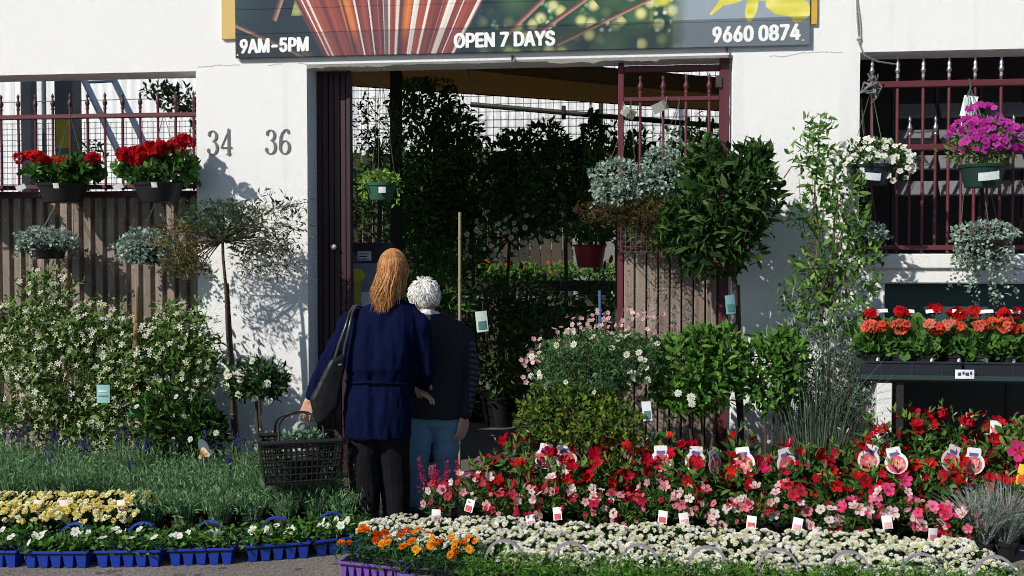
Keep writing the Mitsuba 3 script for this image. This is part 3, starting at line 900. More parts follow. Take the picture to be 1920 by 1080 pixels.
def umbel(center, r, col, seed, n=26):
    """A round pelargonium head: florets over a half ball."""
    rng = np.random.default_rng(seed)
    d = unit(rng.normal(size=(n, 3)) + [0, -0.25, 0.55])
    p = np.asarray(center) + d * r * rng.uniform(.62, 1.08, (n, 1)) * [1, 1, .8]
    return stamp(STAR5, p, np.cross(d, rng.normal(size=(n, 3))), d + rng.normal(size=d.shape) * .35, rng.uniform(.36, .56, n) * r, np.asarray(col) * rng.uniform(.72, 1.2, (n, 1)))


STAR5 = flower_tm(5, 0.18, 1.0, 0.2, (0.5, 0.4, 0.3))


def strands(pts, length, n, leaf, size, pal, seed, out=0.05, rng=None):
    """Trailing runners that fall from the points pts, set with small leaves."""
    rng = np.random.default_rng(seed)
    P, D = [], []
    for p in pts:
        L = length * rng.uniform(.45, 1.0)
        k = max(4, int(n * L / length))
        t = np.sort(rng.random(k))
        drift = rng.normal(size=2) * out
        q = np.stack([p[0] + drift[0] * t ** .6, p[1] + drift[1] * t ** .6, p[2] - L * t], 1) + rng.normal(size=(k, 3)) * .007
        P.append(q)
        D.append(unit(rng.normal(size=(k, 3)) + [0, -.4, -.2]))
    P, D = np.vstack(P), np.vstack(D)
    return stamp(leaf, P, D, D * .2 + rng.normal(size=P.shape) * .6 + [0, -.5, .5], rng.uniform(size[0], size[1], len(P)), pick(pal, len(P), rng))


def hanging(label, at, R, H, pot_col, hook, group=None, name='hanging_basket'):
    """Pot with three wires up to a hook; parts for the plant follow. at: middle of the rim."""
    t = thing(name, label, 'hanging basket', group)
    x, y, z = at
    part(t, 'pot', pot_mesh(R, H, (x, y, z - H), 22), 'mat_paint', pot_col, smooth=35)
    part(t, 'soil', lathe([(.001, 0), (R * .92, -.004)][::-1], 16, (x, y, z - .018)), 'mat_matte', SOIL)
    if hook is not None:
        w = M()
        for k in range(3):
            a = 2.1 * k + .5
            w.mesh(tube([(x + R * math.cos(a), y + R * math.sin(a), z), hook], .0022, 4, False))
        w.mesh(tube([hook, (hook[0], hook[1], hook[2] + .03), (hook[0], hook[1] + .025, hook[2] + .045), (hook[0], hook[1] + .05, hook[2] + .03)], .003, 5))
        part(t, 'hanger', w, 'mat_paint', (0.09, 0.10, 0.09))
    return t


def potted(t, x, y, r, h, col=BLACK, z=0.0):
    part(t, 'pot', pot_mesh(r, h, (x, y, z), 18), 'mat_paint', col, smooth=35)
    part(t, 'soil', lathe([(r * .9, -.004), (.001, 0)], 12, (x, y, z + h - .022)), 'mat_matte', SOIL)


def crown(t, mesh, tm, singles, name='foliage', label=None):
    """Foliage whose nearest leaves are parts of their own, the rest one part."""
    v, f, c = mesh
    nv, nf = len(tm[0]), len(tm[1])
    k = len(v) // nv
    near = np.argsort(v.reshape(k, nv, 3)[:, :, 1].mean(1))
    rng = np.random.default_rng(k)
    first = np.sort(rng.permutation(near[:singles * 2])[:singles])
    vv, cc = v.reshape(k, nv, 3), c.reshape(k, nv, 3)
    for q in first:
        part(t, 'leaf', (vv[q], tm[1], cc[q]), 'mat_leaf')
    keep = np.ones(k, bool)
    keep[first] = False
    n = int(keep.sum())
    part(t, name, (vv[keep].reshape(-1, 3), (tm[1][None] + (np.arange(n) * nv)[:, None, None]).reshape(-1, 3), cc[keep].reshape(-1, 3)), 'mat_leaf', kind='stuff')


# ---------------------------------------------------------------- hanging baskets, left
RED = [(0.52, 0.012, 0.016), (0.60, 0.020, 0.018), (0.44, 0.010, 0.020)]
gl = [('hanging basket of scarlet geraniums on the left railing, left of the other full one', -3.12, 2.10, 0.0, 15), ('hanging basket of scarlet geraniums on the left railing, nearest the white pillar', -2.42, 2.10, 0.06, 18), ('hanging basket of red geraniums cut off by the left edge of the photograph', -3.90, 2.11, 0.0, 10)]
for k, (lab, x, z, dz, nh) in enumerate(gl):
    t = hanging(lab, (x, -.20, z), .165, .13, BLACK, (x - .05, -.01, 2.60), 'hanging baskets of red geraniums')
    bl_ = [((x, -.20, z + .07), (.28, .19, .085)), ((x + .10, -.22, z + .10 + dz), (.18, .15, .08))]
    part(t, 'foliage', foliage(bl_, 300, LOBED, (.05, .085), GREEN, 100 + k, .35), 'mat_leaf', kind='stuff')
    rng = np.random.default_rng(40 + k)
    for j in range(nh):
        a = (j + .5) / nh
        px = x - .25 + .50 * a + rng.uniform(-.02, .02)
        pz = z + .155 + dz * (0.2 + 1.6 * a) + rng.uniform(-.045, .04)
        py = -.20 - rng.uniform(-.05, .17)
        part(t, 'flower_head', umbel((px, py, pz), rng.uniform(.042, .056), RED[j % 3], 60 + 20 * k + j), 'mat_petal')
    for j, (dx, w) in enumerate(((-.20, .075), (.05, .04))):
        part(t, 'tag', card(w, .035, (x + dx, -.375, z - .05 + .01 * j), roll=18 - 18 * j, lean=-20), 'mat_gloss', (.78, .78, .76))

# ---------------------------------------------------------------- silver trailing baskets
def silver_basket(lab, x, y, z, R, blobs, n, fall, hook, seed, pot=True, width=None):
    t = hanging(lab, (x, y, z), R, .12, BLACK, hook, 'hanging baskets of silver foliage')
    part(t, 'foliage', foliage(blobs, n, ROUND, (.018, .032), SILVER, seed, .72, .22, up=.1), 'mat_leaf', kind='stuff')
    rng = np.random.default_rng(seed)
    a = rng.uniform(0, 2 * np.pi, 26)
    wx = width or R * 1.1
    pts = np.stack([x + wx * np.cos(a), y + R * 1.05 * np.sin(a), np.full(26, z + .02)], 1)
    part(t, 'runners', strands(pts, fall, 34, ROUND, (.015, .027), SILVER, seed + 1), 'mat_leaf', kind='stuff')
    return t


silver_basket('silver leaved basket on the brown screen, farthest left', -3.256, -.18, 1.70, .14, [((-3.256, -.19, 1.71), (.21, .17, .095))], 900, .14, (-3.256, .02, 2.06), 200)
silver_basket('silver leaved basket on the brown screen, beside the lacy standard tree', -2.517, -.18, 1.67, .14, [((-2.517, -.19, 1.67), (.21, .18, .125))], 1200, .17, (-2.517, .02, 2.06), 210)
silver_basket('silver leaved basket on the steel gate, left of the other one', .723, -.13, 2.08, .13, [((.715, -.15, 2.11), (.185, .16, .14)), ((.72, -.17, 2.01), (.165, .15, .11))], 1500, .20, (.80, .06, 2.62), 220)
silver_basket('silver leaved basket on the steel gate, half behind the dark bush', 1.035, -.13, 2.15, .12, [((1.02, -.17, 2.19), (.155, .15, .13)), ((1.02, -.19, 2.10), (.14, .14, .11))], 1300, .20, (1.12, .06, 2.62), 230)
silver_basket('silver leaved basket with long trailing runners in front of the right window sill', 2.973, -.30, 1.70, .14, [((2.973, -.30, 1.74), (.195, .15, .085)), ((2.96, -.32, 1.62), (.17, .14, .11))], 1300, .50, (2.98, .03, 2.62), 240, width=.15)
t = silver_basket('small black pot with wispy silver leaves below the white flowered basket', 2.30, -.16, 1.735, .085, [((2.30, -.16, 1.77), (.13, .10, .05))], 170, .07, (2.30, .04, 2.60), 250)

# ---------------------------------------------------------------- other hanging baskets
t = hanging('green pot of lime foliage hanging inside the doorway', (-.955, .20, 2.115), .105, .12, (0.03, 0.10, 0.06), (-.955, .20, 2.90))
part(t, 'foliage', foliage([((-.955, .20, 2.15), (.135, .12, .05))], 190, LEAF, (.04, .065), LIME, 300, .5), 'mat_leaf', kind='stuff')
part(t, 'runners', strands([(-1.075, .16, 2.14), (-1.09, .18, 2.13), (-1.065, .14, 2.16), (-.84, .15, 2.15), (-.825, .17, 2.14)], .20, 26, LEAF, (.028, .045), LIME, 301, .015), 'mat_leaf', kind='stuff')
part(t, 'tag', card(.05, .042, (-.925, .092, 2.04)), 'mat_gloss', (.6, .62, .66))
t = hanging('red plastic pot hanging beside the gate post inside the doorway', (.43, 2.0, 1.70), .14, .20, (0.20, 0.014, 0.020), (.43, 2.0, 2.95))
part(t, 'foliage', foliage([((.43, 2.0, 1.80), (.22, .18, .11))], 260, LEAF, (.05, .08), SHADE, 310, .4), 'mat_leaf', kind='stuff')

t = hanging('black pot of white flowers hanging at the left edge of the right window', (2.29, -.28, 2.17), .135, .13, (.015, .02, .035), (2.36, .04, 2.69))
wb = [((2.30, -.28, 2.24), (.215, .18, .095)), ((2.22, -.30, 2.19), (.16, .15, .08)), ((2.44, -.27, 2.17), (.12, .13, .10))]
part(t, 'foliage', foliage(wb, 620, LEAF, (.028, .048), GREEN, 320, .5), 'mat_leaf', kind='stuff')
blooms(t, 'flower', wb, 95, flower_tm(5, .16, 1.1, .1, (.62, .66, .22)), (.019, .026), WHITE, 321, True, face=(-.3, -.8, .6), front=(-.1, -.9, .5))
part(t, 'tag', card(.11, .045, (2.27, -.425, 2.065), lean=-14, roll=-5), 'mat_gloss', (.75, .80, .86))
t = hanging('green pot of magenta flowers hanging on the right window grille', (2.95, -.33, 2.16), .135, .14, (.012, .035, .028), (2.98, .04, 2.69))
mb = [((2.97, -.33, 2.32), (.235, .18, .125)), ((2.94, -.33, 2.45), (.09, .09, .075)), ((3.12, -.33, 2.27), (.13, .14, .10))]
part(t, 'foliage', foliage([((2.95, -.33, 2.25), (.25, .18, .10)), mb[0]], 650, LEAF, (.028, .05), FRESH, 330, .5), 'mat_leaf', kind='stuff')
blooms(t, 'flower', mb, 180, flower_tm(5, .16, 1.1, .12, (.5, .25, .42)), (.020, .029), [(.42, .035, .30), (.50, .06, .36), (.34, .02, .25)], 331, True, front=(-.1, -.9, .45), zmin=2.235)
part(t, 'tag', card(.12, .05, (2.945, -.475, 2.055), lean=-16, roll=6), 'mat_gloss', (.72, .82, .84))
t = thing('plant_tag', 'white and green price cards hanging on a cord from the window grille', 'price tag')
part(t, 'card', card(.085, .135, (2.955, .03, 2.50), face=-20, roll=-12), 'mat_gloss', (.74, .80, .80))
part(t, 'card', card(.08, .14, (2.985, .022, 2.485), face=12, roll=6), 'mat_gloss', (.60, .74, .72))
part(t, 'cord', tube([(2.955, .025, 2.63), (2.98, .03, 2.69), (2.985, .08, 2.75)], .005, 5), 'mat_paint', (.05, .10, .09))
for lab, x, z, f, r in (('cream paper label rolled on the upper gate rail', 1.03, 2.60, 25, 28), ('torn grey paper label tied to the gate post', .74, 2.57, -30, -35)):
    t = thing('plant_tag', lab, 'price tag')
    part(t, 'card', card(.12, .065, (x, .055, z - .02), face=f, roll=r, bend=.9), 'mat_matte', (.34, .33, .28))
    part(t, 'string', tube([(x, .06, z), (x + .01, .07, z + .07)], .003, 4), 'mat_paint', (.2, .2, .18))
t = thing('cable_bundle', 'tangled grey ties round the end of the window grille rail', 'cable ties')
rng = np.random.default_rng(3)
for k in range(5):
    p = np.array([2.335 + .01 * k, -.01, 2.70]) + rng.normal(size=(9, 3)) * [.022, .02, .045]
    part(t, 'tie', tube(p, .0055, 5), 'mat_paint', np.array((.13, .14, .14)) * (1 + .5 * (k % 2)))

# wire pot holder and lacy brown plant at the gate post
t = thing('wire_basket', 'square wire basket of lacy brown foliage on the gate below the silver plants', 'basket')
part(t, 'wire_front', wire_grid(.74, 1.00, 1.63, 1.86, -.20, .033, .033, .0022), 'mat_metal', (.35, .36, .35), kind='stuff')
w = M()
for z in (1.63, 1.74, 1.86):
    w.mesh(tube([(.74, -.2, z), (.74, .06, z), (1.0, .06, z), (1.0, -.2, z)], .003, 5))
for x in np.arange(.74, 1.001, .033):
    w.mesh(tube([(x, -.2, 1.63), (x, .06, 1.63)], .0022, 4))
part(t, 'wire_frame', w, 'mat_metal', (.35, .36, .35))
BROWN = [(.12, .075, .035), (.16, .10, .045), (.09, .075, .035), (.07, .085, .035)]
lb = [((.70, -.20, 1.88), (.26, .13, .085)), ((.98, -.22, 1.86), (.22, .14, .11)), ((1.0, -.2, 1.72), (.14, .1, .12))]
part(t, 'foliage', foliage(lb, 2000, SLIM, (.03, .055), BROWN, 340, .25, .35, spread=1.2), 'mat_leaf', kind='stuff')
part(t, 'stems', twigs((.86, -.16, 1.75), lb, 34, .0035, .0012, 341), 'mat_matte')
part(t, 'runners', strands([(.99, -.12, 1.64), (1.01, -.10, 1.62), (.80, -.13, 1.62), (1.03, -.12, 1.60), (.97, -.10, 1.62)], .62, 60, SLIM, (.025, .04), BROWN, 342, .03), 'mat_leaf', kind='stuff')

# ---------------------------------------------------------------- lacy standard tree in front of the left pillar
t = thing('standard_tree', 'small lacy standard tree with reddish brown foliage in front of the left pillar', 'tree')
tp = trunk_path((-1.790, -.45, .10), (-1.868, -.45, 1.72), .006, 12, 7)
part(t, 'trunk', tube(tp, np.linspace(.016, .010, 12), 8), 'mat_matte', (.075, .055, .042), smooth=True)
part(t, 'stake', tube([(-1.765, -.42, .05), (-1.845, -.43, 1.42)], .011, 7), 'mat_matte', (.16, .09, .05))
for z in (.55, .95, 1.30):
    part(t, 'tie', lathe([(.020, -.008), (.023, 0), (.020, .008)], 10, (-1.806 - .052 * (z - .5), -.437, z)), 'mat_paint', (.03, .05, .03))
lt = [((-1.86, -.45, 1.84), (.29, .25, .14)), ((-1.57, -.45, 1.80), (.28, .25, .20)), ((-1.56, -.47, 1.60), (.23, .2, .16)), ((-2.13, -.45, 1.72), (.22, .2, .15)), ((-2.10, -.47, 1.53), (.19, .15, .10))]
part(t, 'foliage', foliage(lt[:1], 1250, SLIM, (.032, .055), [(.07, .125, .06), (.09, .15, .07), (.075, .11, .07)], 350, .15, .4, spread=1.2), 'mat_leaf', kind='stuff')
part(t, 'foliage', foliage(lt[1:3], 1200, SLIM, (.032, .06), [(.18, .14, .085), (.12, .15, .075), (.10, .10, .06), (.14, .20, .09)], 351, .15, .45, spread=1.2), 'mat_leaf', kind='stuff', label='brownish lacy foliage on the right side of the crown')
part(t, 'foliage', foliage(lt[3:], 900, SLIM, (.032, .055), [(.20, .13, .045), (.14, .13, .05), (.13, .17, .07)], 352, .15, .4, spread=1.2), 'mat_leaf', kind='stuff', label='orange brown lacy foliage on the left side of the crown')
part(t, 'branches', twigs((-1.868, -.45, 1.70), lt, 60, .006, .0012, 353, sag=.05, reach=1.05), 'mat_matte')
part(t, 'shoot', tube([(-1.62, -.45, 1.86), (-1.45, -.45, 1.93), (-1.27, -.47, 1.95)], .002, 4), 'mat_matte', (.12, .09, .06))
rng = np.random.default_rng(8)
sp = np.stack([rng.uniform(-1.5, -1.25, 40), -.46 + rng.normal(size=40) * .012, 1.90 + rng.normal(size=40) * .012 + .0], 1)
sp[:, 2] += (sp[:, 0] + 1.5) * .2
part(t, 'shoot_leaves', stamp(SLIM, sp, rng.normal(size=(40, 3)) + [.5, 0, 0], [0, -.5, 1], .04, pick(BROWN, 40, rng)), 'mat_leaf', kind='stuff')
potted(t, -1.79, -.45, .16, .26)

# ---------------------------------------------------------------- star jasmine and its neighbours, left
JAS = [(.09, .185, .036), (.14, .255, .058), (.060, .130, .028), (.21, .32, .10), (.044, .095, .022), (.28, .37, .14)]


def jasmine(lab, blobs, n, nf, base, seed, stakes):
    nf = int(nf * .85)
    t = thing('flowering_shrub', lab, 'shrub', 'star jasmine in front of the brown screen')
    part(t, 'foliage', foliage(blobs, n, LEAF, (.032, .062), JAS, seed, .36, .58, spread=1.2), 'mat_leaf', kind='stuff')
    part(t, 'stems', twigs(base, blobs, 40, .006, .002, seed + 1), 'mat_matte')
    blooms(t, 'flowers', blobs, nf, STAR, (.014, .023), [(.80, .80, .70), (.64, .66, .46), (.84, .84, .78), (.55, .58, .36)], seed + 2, False, front=(-.1, -1, .3), shell=.8)
    for a, b in stakes:
        part(t, 'stake', tube([a, b], .010, 6), 'mat_matte', (.24, .17, .08))
    potted(t, base[0], base[1], .17, .26)


jasmine('large star jasmine full of white blossom at the left edge of the photograph', [((-3.28, -.52, .68), (.46, .26, .46)), ((-2.90, -.50, .78), (.40, .26, .46)), ((-3.08, -.48, 1.32), (.20, .16, .22)), ((-3.36, -.5, 1.06), (.28, .2, .24)), ((-2.74, -.5, 1.08), (.24, .18, .22)), ((-2.70, -.5, .45), (.30, .2, .25)), ((-3.02, -.5, 1.1), (.28, .2, .24)), ((-2.56, -.5, .80), (.22, .2, .22))], 8200, 700, (-3.0, -.5, .25), 400, [((-2.95, -.5, .1), (-2.93, -.5, 1.5))])
jasmine('star jasmine on bamboo canes between the large jasmine and the white pillar', [((-2.26, -.48, .80), (.33, .24, .40)), ((-2.16, -.46, 1.08), (.25, .18, .22)), ((-2.50, -.5, .62), (.22, .2, .36)), ((-2.02, -.46, .92), (.16, .16, .20)), ((-2.50, -.5, .96), (.19, .18, .24))], 5200, 420, (-2.3, -.48, .25), 410, [((-2.47, -.62, .1), (-2.405, -.56, 1.40)), ((-2.40, -.66, .1), (-2.41, -.56, 1.38)), ((-2.43, -.5, .1), (-2.41, -.56, 1.36))])
t = thing('leafy_shrub', 'dark glossy shrub with white dots as leaf highlights low beside the left pillar', 'shrub')
cb = [((-2.03, -.82, .56), (.30, .20, .21)), ((-1.86, -.8, .46), (.18, .18, .16))]
part(t, 'foliage', foliage(cb, 900, LEAF, (.05, .08), DKGREEN + GREEN[:2], 420, .45), 'mat_leaf', kind='stuff')
blooms(t, 'bud', cb, 16, MUM, (.016, .024), WHITE, 421, True, front=(0, -1, .3))  # white heads added to stand for pale highlights on the leaves
part(t, 'stems', twigs((-2.0, -.8, .2), cb, 14, .006, .002, 422), 'mat_matte')
potted(t, -2.0, -.8, .13, .22)
t = thing('standard_tree', 'small round headed standard with white flowers left of the doorway', 'tree')
wsb = [((-1.535, -.75, .83), (.19, .18, .135)), ((-1.43, -.75, .80), (.10, .12, .11)), ((-1.63, -.77, .78), (.10, .1, .09))]
part(t, 'crown', foliage(wsb, 1050, LEAF, (.035, .055), DKGREEN + GREEN[:2], 430, .45), 'mat_leaf', kind='stuff')
blooms(t, 'flower', wsb, 26, MUM, (.020, .034), WHITE, 431, True, front=(-.4, -.8, .5))
part(t, 'trunk', tube(trunk_path((-1.50, -.75, .1), (-1.53, -.75, .80), .004, 8, 3), .010, 7), 'mat_matte', (.07, .05, .035))
part(t, 'stake', tube([(-1.475, -.73, .05), (-1.515, -.73, .74)], .007, 6), 'mat_matte', (.28, .22, .13))
part(t, 'branches', twigs((-1.53, -.75, .70), wsb, 16, .006, .002, 432), 'mat_matte')
potted(t, -1.50, -.75, .13, .22)
t = thing('plant_tag', 'teal plant card hanging in the large star jasmine', 'plant tag')
part(t, 'card', card(.085, .115, (-2.525, -.80, .665), face=4), 'mat_gloss', (.28, .50, .50))
part(t, 'print', card(.06, .012, (-2.525, -.8035, .735), face=4, t=.0005), 'mat_matte', (.62, .72, .70))
part(t, 'print', card(.06, .008, (-2.525, -.8035, .705), face=4, t=.0005), 'mat_matte', (.10, .22, .24))
t = thing('plant_tag', 'small green plant card tied to the bamboo canes', 'plant tag')
part(t, 'card', card(.03, .05, (-2.38, -.70, .57), face=8), 'mat_gloss', (.03, .25, .12))

# ---------------------------------------------------------------- lavender
LAV = [(.150, .295, .130), (.205, .360, .175), (.275, .420, .245), (.115, .225, .095)]


def blades(x, y, z0, n, h, spread, pal, seed, w=.0035, curl=.35, base_r=.03):
    rng = np.random.default_rng(seed)
    a, r = rng.uniform(0, 2 * np.pi, n), base_r * np.sqrt(rng.random(n))
    d = np.stack([np.cos(a), np.sin(a), np.zeros(n)], 1)
    L = h * rng.uniform(.55, 1.08, n)
    lean = spread * rng.random(n)
    b = np.stack([x + r * np.cos(a), y + r * np.sin(a), np.full(n, z0)], 1)
    mid = b + d * (lean * L * .35)[:, None] + np.stack([0 * L, 0 * L, L * .55], 1)
    tip = b + d * (lean * L * (.8 + curl * rng.random(n)))[:, None] + np.stack([0 * L, 0 * L, L * (1 - .25 * lean)], 1)
    s = np.stack([-np.sin(a), np.cos(a), np.zeros(n)], 1)
    f0 = rng.uniform(0, np.pi, n)[:, None]
    s = s * np.cos(f0) + d * np.sin(f0)
    V = np.stack([b - s * w, b + s * w, mid - s * w * .9, mid + s * w * .9, tip], 1).reshape(-1, 3)
    F = np.array([[0, 1, 3], [0, 3, 2], [2, 3, 4]])[None] + (np.arange(n) * 5)[:, None, None]
    c = np.repeat(pick(pal, n, rng), 5, 0)
    return (V, F.reshape(-1, 3), c), tip


rng = np.random.default_rng(50)
rows = [(-.95, .43, -3.35, -1.15, 12), (-1.22, .36, -3.25, -.95, 13), (-1.48, .27, -1.85, -.80, 7)]
rown = ['back', 'middle', 'front']
for ri, (y0, h, xa, xb, n) in enumerate(rows):
    for k in range(n):
        x = xa + (xb - xa) * k / (n - 1) + rng.uniform(-.02, .02)
        y = y0 + rng.uniform(-.03, .03) + (.10 * max(0, x + 1.4) if ri < 2 else .22 * max(0, x + 1.7))
        hh = h * rng.uniform(.9, 1.1)
        t = thing('lavender_plant', f'potted lavender, {ORD[k]} from the left in the {rown[ri]} lavender row', 'lavender', 'potted lavender')
        (m, tips) = blades(x, y, .10, 330, hh - .08, .75, LAV, 500 + ri * 40 + k, .0032, base_r=.05)
        mm = M().mesh(m)
        r2 = np.random.default_rng(900 + ri * 40 + k)
        p = tips[r2.integers(0, len(tips), 240)] * [1, 1, .0] + np.stack([r2.normal(size=240) * .02, r2.normal(size=240) * .02, .12 + (hh - .10) * r2.uniform(.15, .95, 240)], 1)
        mm.mesh(stamp(SLIM, p, r2.normal(size=(240, 3)) + [0, 0, 1.2], r2.normal(size=(240, 3)), r2.uniform(.03, .055, 240), pick(LAV, 240, r2)))
        part(t, 'foliage', mm, 'mat_leaf', kind='stuff')
        potted(t, x, y, .066, .11, (.03, .018, .014) if k % 3 else BLACK)
        if ri == 0 or (ri == 1 and k % 3 == 0):
            for q in range(5 if ri == 0 else 2):
                a = r2.uniform(0, 6.28)
                s0 = np.array((x + .03 * math.cos(a), y + .03 * math.sin(a), hh * .75))
                s1 = s0 + [r2.normal() * .03, r2.normal() * .02, r2.uniform(.13, .21)]
                sp = part(t, 'flower_spike', tube([s0, (s0 + s1) / 2, s1], .0018, 4), 'mat_leaf', (.10, .16, .09))
                nn = 26
                tt = r2.uniform(.5, 1, nn)[:, None]
                part(sp, 'florets', stamp(SMALL, s0 + (s1 - s0) * tt + r2.normal(size=(nn, 3)) * .003, r2.normal(size=(nn, 3)) + [0, 0, .7], r2.normal(size=(nn, 3)), .017, pick([(.07, .05, .22), (.10, .08, .28), (.05, .04, .15)], nn, r2)), 'mat_petal')
t = thing('plant_tag', 'colourful butterfly shaped plant card standing in the lavender', 'plant tag')
bw = shapely.ops.unary_union([shapely.affinity.rotate(shapely.affinity.scale(shapely.Point(0, 0).buffer(1), .030, .050), 30).buffer(0), shapely.affinity.translate(shapely.affinity.scale(shapely.Point(0, 0).buffer(1), .036, .026), .022, -.035)])
v, f = flat(bw, .0015)
part(t, 'card', (v + [-1.765, -1.02, .44], f), 'mat_gloss', (.10, .13, .16))
v, f = flat(shapely.affinity.scale(bw, .62, .55), .0008)
part(t, 'print', (v + [-1.762, -1.0225, .415], f), 'mat_matte', (.75, .60, .42))
v, f = flat(shapely.affinity.rotate(shapely.affinity.scale(bw, .25, .5), 20), .0006)
part(t, 'print', (v + [-1.78, -1.0235, .405], f), 'mat_matte', (.62, .12, .04))
part(t, 'pick', tube([(-1.765, -1.015, .12), (-1.765, -1.016, .42)], .003, 5), 'mat_paint', (.4, .4, .38))

# ---------------------------------------------------------------- trays of seedlings along the pavement
def tray(name, lab, cat, group, cx, cy, ang, w, d, h, col, cells=5, rows=2, handle=None, hz=.075, hw=.19, z0=.004):
    """A carry tray: rim, tapered cells in rows, a base and an arched handle at its back. Its front looks to -y before it is turned."""
    t = thing(name, lab, cat, group)
    cw = w / cells
    for r in range(rows):
        for c in range(cells):
            x0, y0 = -w / 2 + c * cw, -d / 2 + r * d / rows
            g_ = .0035
            top = [(x0 + g_, y0 + g_), (x0 + cw - g_, y0 + g_), (x0 + cw - g_, y0 + d / rows - g_), (x0 + g_, y0 + d / rows - g_)]
            tp = .010
            bot = [(x0 + g_ + tp, y0 + g_ + tp), (x0 + cw - g_ - tp, y0 + g_ + tp), (x0 + cw - g_ - tp, y0 + d / rows - g_ - tp), (x0 + g_ + tp, y0 + d / rows - g_ - tp)]
            V = np.array([(*p, 0) for p in bot] + [(*p, h - .012) for p in top])
            i = np.arange(4)
            F = np.vstack([np.stack([i, (i + 1) % 4, (i + 1) % 4 + 4], 1), np.stack([i, (i + 1) % 4 + 4, i + 4], 1), [[0, 2, 1], [0, 3, 2]]])
            if r == 0 or c in (0, cells - 1):
                part(t, 'cell', turned((V, F), ang, (cx, cy, z0)), 'mat_gloss', col)
    rim = M()
    for a in ((-w / 2 - .006, w / 2 + .006, -d / 2 - .006, -d / 2 + .004), (-w / 2 - .006, w / 2 + .006, d / 2 - .004, d / 2 + .006), (-w / 2 - .006, -w / 2 + .004, -d / 2 + .004, d / 2 - .004), (w / 2 - .004, w / 2 + .006, -d / 2 + .004, d / 2 - .004)):
        rim.mesh(bbox(*a, h - .013, h, .0025))
    v, f, c = rim.arrays()
    part(t, 'rim', turned((v, f), ang, (cx, cy, z0)), 'mat_gloss', col)
    part(t, 'soil', turned(box(-w / 2 + .004, w / 2 - .004, -d / 2 + .004, d / 2 - .004, h - .026, h - .018), ang, (cx, cy, z0)), 'mat_matte', SOIL)
    if handle is not None:
        a = np.linspace(0, math.pi, 16)
        rr = np.stack([hw / 2 * np.cos(a), a * 0 + d / 2 - .004, h + hz * np.sin(a) ** .8], 1)
        ro = np.stack([(hw / 2 + .011) * np.cos(a), a * 0 + d / 2 - .004, h + (hz + .011) * np.sin(a) ** .8], 1)
        V = np.vstack([rr + [0, -.008, 0], rr + [0, .008, 0], ro + [0, .008, 0], ro + [0, -.008, 0]])
        n, i = 16, np.arange(15)
        F = np.vstack([np.stack([i + k * n, i + 1 + k * n, i + 1 + (k + 1) % 4 * n, i + (k + 1) % 4 * n], 1) for k in range(4)])
        part(t, 'handle', turned((V, np.vstack([F[:, [0, 1, 2]], F[:, [0, 2, 3]]])), ang, (cx, cy, z0)), 'mat_gloss', handle)
    return t


def seedlings(t, cx, cy, ang, w, d, z, n, tm, size, pal, seed, hgt=.06, name='seedlings'):
    rng = np.random.default_rng(seed)
    p = np.stack([rng.uniform(-w / 2 - .015, w / 2 + .015, n), rng.uniform(-d / 2 - .02, d / 2 + .01, n), rng.uniform(.0, hgt, n)], 1)
    p[:, 2] += (meshkit.noise(np.stack([p[:, 0] * 18 + seed, p[:, 1] * 18, p[:, 0] * 0], 1), seed) - .4) * hgt * .8
    y = unit(rng.normal(size=(n, 3)) * [1, 1, .5] + [0, -.1, .55])
    v, f, c = stamp(tm, p, y, rng.normal(size=(n, 3)) * .5 + [0, 0, 1], rng.uniform(size[0], size[1], n), pick(pal, n, rng))
    part(t, name, turned((v, f, c), ang, (cx, cy, z)), 'mat_leaf', kind='stuff')


BLUE = (.012, .045, .34)
bt = [(-2.470, -2.010, 4), (-2.110, -1.985, 7), (-1.755, -1.925, 9.5), (-1.405, -1.845, 12), (-1.060, -1.715, 22), (-.765, -1.555, 33)]
bl_lab = ['cut off by the left photo edge', 'second from the left', 'third from the left', 'fourth from the left, dark gap on its right', 'second from the right', 'farthest right, beside the walkers']
for k, (x, y, a) in enumerate(bt):
    t = tray('seedling_tray', f'bright blue tray of white flowered seedlings, {bl_lab[k]}', 'tray', 'blue seedling trays', x, y, a, .325, .27, .088, BLUE, 5, 2, handle=(.03, .07, .42) if k in (1, 2, 3, 4, 5) else None, hz=.07, hw=.14)
    seedlings(t, x, y, a, .325, .25, .075, 420, leaf_tm(.5), (.028, .050), FRESH + GREEN, 600 + k, .065)
    rng = np.random.default_rng(640 + k)
    n = 7
    p = np.stack([rng.uniform(-.15, .15, n), rng.uniform(-.15, .05, n), rng.uniform(.14, .165, n)], 1)
    p = turned((p, None), a, (x, y, 0))[0]
    heads(t, 'flower', flower_tm(5, .16, 1.1, .1, (.62, .66, .22)), p, unit(rng.normal(size=(n, 3)) * .4 + [-.3, -.7, .8]), (.016, .028), WHITE, 660 + k)

